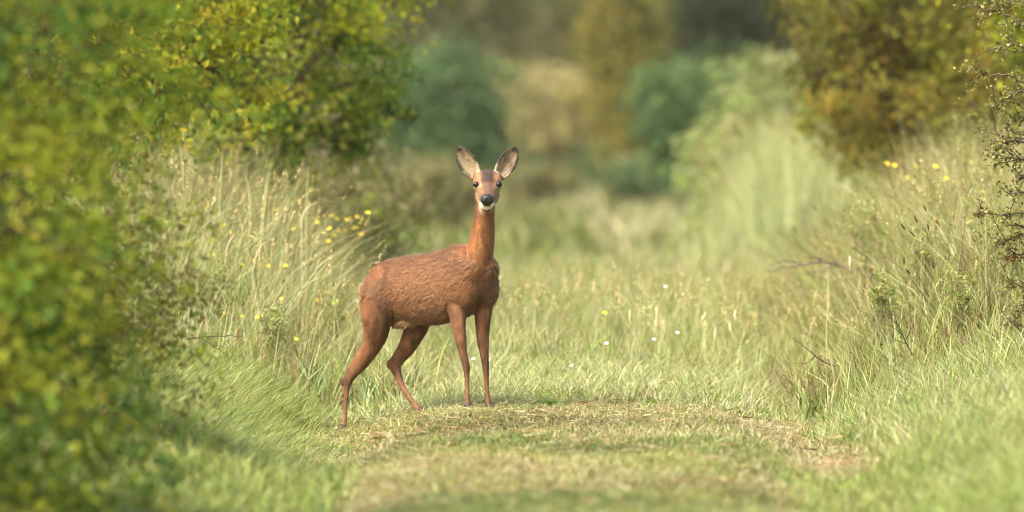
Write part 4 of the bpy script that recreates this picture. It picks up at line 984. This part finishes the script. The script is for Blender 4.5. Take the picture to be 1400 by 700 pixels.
stick('bare_twig', 'bare dark twig reaching out of the brownish left shrub', 'twig', [[(255, 464), (275, 461), (300, 459), (330, 460)], [(275, 461), (290, 472), (308, 484), (322, 496)], [(290, 472), (305, 474)]], -1.2, .004, (.07, .055, .035))

# ---------------------------------------------------------------- hawthorn at the right edge
def hawthorn():
    r = np.random.default_rng(77); Y = -.1; bx = at(1478, 560, Y)[0]; org = np.array([bx, Y, float(terrain(bx, Y))])
    root = thing('hawthorn_shrub', org, 'sharp dark thorny hawthorn with tiny leaves reaching in from the right edge', 'shrub')
    b = MB(); bark = (.095, .07, .05); tw = []
    stem = bez(org - np.array([0, 0, .05]), org + np.array([.1, .05, 1.2]), org + np.array([-.02, .1, 2.7]), 16); b.add(*tube(stem, np.linspace(.035, .014, 16), 8), bark)
    st2 = bez(org, org + np.array([-.22, -.02, .6]), at(1404, 40, Y), 14); b.add(*tube(st2, np.linspace(.024, .008, 14), 7), bark)
    lines = [[(1440, 50), (1408, 34), (1392, 28), (1375, 20), (1351, 12), (1336, 6)], [(1440, 130), (1400, 108), (1376, 102), (1350, 103), (1331, 99)], [(1440, 118), (1400, 123), (1388, 128), (1376, 133), (1362, 144), (1351, 146)],
             [(1440, 200), (1400, 189), (1378, 189), (1366, 184), (1360, 178)], [(1410, 196), (1378, 191), (1364, 203), (1354, 216)], [(1440, 288), (1400, 290), (1370, 294), (1345, 292), (1332, 292)], [(1440, 310), (1400, 318), (1380, 326), (1363, 331)],
             [(1440, 60), (1410, 70), (1392, 62), (1380, 58), (1374, 66)], [(1440, 250), (1405, 246), (1392, 238), (1384, 228)], [(1450, 360), (1415, 345), (1392, 348), (1378, 340)], [(1440, 0), (1400, -6), (1380, 4), (1366, 14)],
             [(1440, 230), (1410, 222), (1390, 214), (1372, 222)], [(1440, 330), (1404, 312), (1388, 306), (1374, 312)], [(1440, 160), (1410, 158), (1394, 164), (1382, 160)], [(1440, 390), (1412, 384), (1398, 392), (1384, 388)], [(1440, 420), (1408, 416), (1394, 424)],
             [(1440, 520), (1412, 512), (1395, 505), (1380, 512)], [(1440, 480), (1410, 470), (1396, 452), (1388, 440)], [(1440, 270), (1412, 268), (1396, 262), (1376, 266)]]
    for ln in lines:
        dy = r.normal(0, .08); P = np.array([at(x, y, Y + dy * (i + 1) * .5) for i, (x, y) in enumerate(ln)])
        s = stem[np.argmin(np.abs(stem[:, 2] - P[0, 2] + .15))]; P = np.concatenate([[s], P])
        t = np.linspace(0, len(P) - 1, 5 * len(P)); Q = np.stack([np.interp(t, range(len(P)), P[:, c]) for c in range(3)], 1) + r.normal(0, .0025, (len(t), 3))
        b.add(*tube(Q, np.linspace(.008, .0018, len(t)), 5), bark)
        for q in range(9):                 # side twigs and thorns
            i = r.integers(len(t) // 3, len(t)); d = nrm(r.normal(0, 1, 3) * np.array([1, .6, 1]) + np.array([-.5, 0, .1])); L = r.uniform(.04, .15)
            e = Q[i] + d * L; c = bez(Q[i], (Q[i] + e) / 2 + r.normal(0, .012, 3), e, 6); b.add(*tube(c, np.linspace(.0028, .0010, 6), 4), bark); tw.append(c)
            for u in range(3):
                j = r.integers(1, 6); b.add(*tube(np.array([c[j], c[j] + nrm(r.normal(0, 1, 3)) * r.uniform(.012, .028)]), [.0012, .0003], 3), bark)
        tw.append(Q[len(t) // 2:])
    obj('trunk', b.mesh('trunk', True, org), M_BARK, root)
    P = []
    for c in tw:
        for _ in range(13 if len(c) < 8 else 30): P.append(c[r.integers(len(c))] + r.normal(0, .012, 3))
    P = np.array(P); n = len(P); pal = np.array([(.22, .22, .06), (.17, .19, .045), (.26, .23, .08), (.12, .14, .035), (.30, .28, .12), (.09, .07, .03)])
    V, F, C = leaves(P - org, r.uniform(.010, .024, n), r.normal(0, 1, (n, 3)) + np.array([0, -.3, .5]), pal[r.integers(len(pal), size=n)] * r.uniform(.8, 1.2, (n, 1)), .75, 9)
    obj('crown', mesh_arrays('crown', V, F, C), M_LEAF, root)
hawthorn()
stick('dead_sprig', 'red-brown withered leaf sprig low on the right edge', 'sprig', [[(1420, 352), (1400, 353), (1385, 352), (1368, 356)], [(1385, 352), (1378, 346)]], -.15, .003, (.08, .045, .03), (46, 1386, 353, (13, 3.5), .016, (.17, .05, .02)))
plant('low_shrub', 'small dark green shrub at the right edge below the hawthorn twigs', 'shrub', (2.33, -.55), [(2.35, -.55, .48, .14, .2, .15), (2.40, -.5, .68, .14, .2, .14)], 30, 700, .024, [(.12, .14, .035), (.16, .17, .05), (.07, .08, .025)], 78, .012, nlimb=20, stems=3, bark=(.04, .03, .025))

# leafy weeds tangled into the banks
LW = [(.30, .34, .11), (.24, .29, .09), (.37, .38, .16), (.20, .25, .08)]
for i, (px, py, Y, wpx, hpx, lab) in enumerate([(1262, 335, 1.6, 46, 70, 'pale green leafy weed in the middle of the right bank'), (1345, 300, 1.2, 60, 110, 'straggly leafy weed in front of the hawthorn on the right bank'),
        (1205, 400, 1.0, 40, 50, 'low leafy weed at the foot of the right bank tall grass'), (1310, 395, .7, 50, 60, 'bushy green weed under the dark seed stalks'), (1180, 300, 4.2, 60, 90, 'blurred grey-green weed where the right bank starts'),
        (1325, 205, 5.0, 70, 110, 'tall blurred green weed near the yellow flowers on the right'), (300, 400, 1.9, 50, 90, 'leafy weed among the left meadow grass beside the shrub'), (375, 440, 1.4, 40, 60, 'low leafy weed in the left meadow, below the flower row'), (455, 420, 2.0, 40, 70, 'grey-green weed in the grass just behind the deer rump')]):
    c = at(px, py, Y); s_ = FPX / (Y + CAM_D); rx, rz = wpx / 2 / s_, hpx / 2 / s_
    plant('leafy_weed', lab, 'weed', (c[0], Y), [(c[0], Y, c[2], rx, rx, rz), (c[0] + rx * .3, Y, c[2] - rz * .6, rx * .8, rx, rz * .7)], 60, 300, .028, LW, 200 + i, .006, (.16, .15, .07), None, 24, 5, .14, .3, .2, ('stem', 'foliage'), .38)

# ================================================================ HAZE
def haze():
    m, n, out = nodes('haze'); v = n.nodes.new('ShaderNodeVolumePrincipled')
    v.inputs['Color'].default_value = (.92, .96, .80, 1); v.inputs['Density'].default_value = .0002; v.inputs['Anisotropy'].default_value = .25
    n.links.new(v.outputs[0], out.inputs['Volume'])
    V = [(x, y, z) for z in (-2.0, 16.5) for y in (-460, 2560) for x in (-1540, 1540)]
    F = [(0, 2, 3, 1), (4, 5, 7, 6), (0, 1, 5, 4), (2, 6, 7, 3), (0, 4, 6, 2), (1, 3, 7, 5)]
    tag(obj('haze', mesh_arrays('haze', V, F), m), 'thin pale evening haze filling the air over the meadow', 'haze', None, 'stuff')
haze()
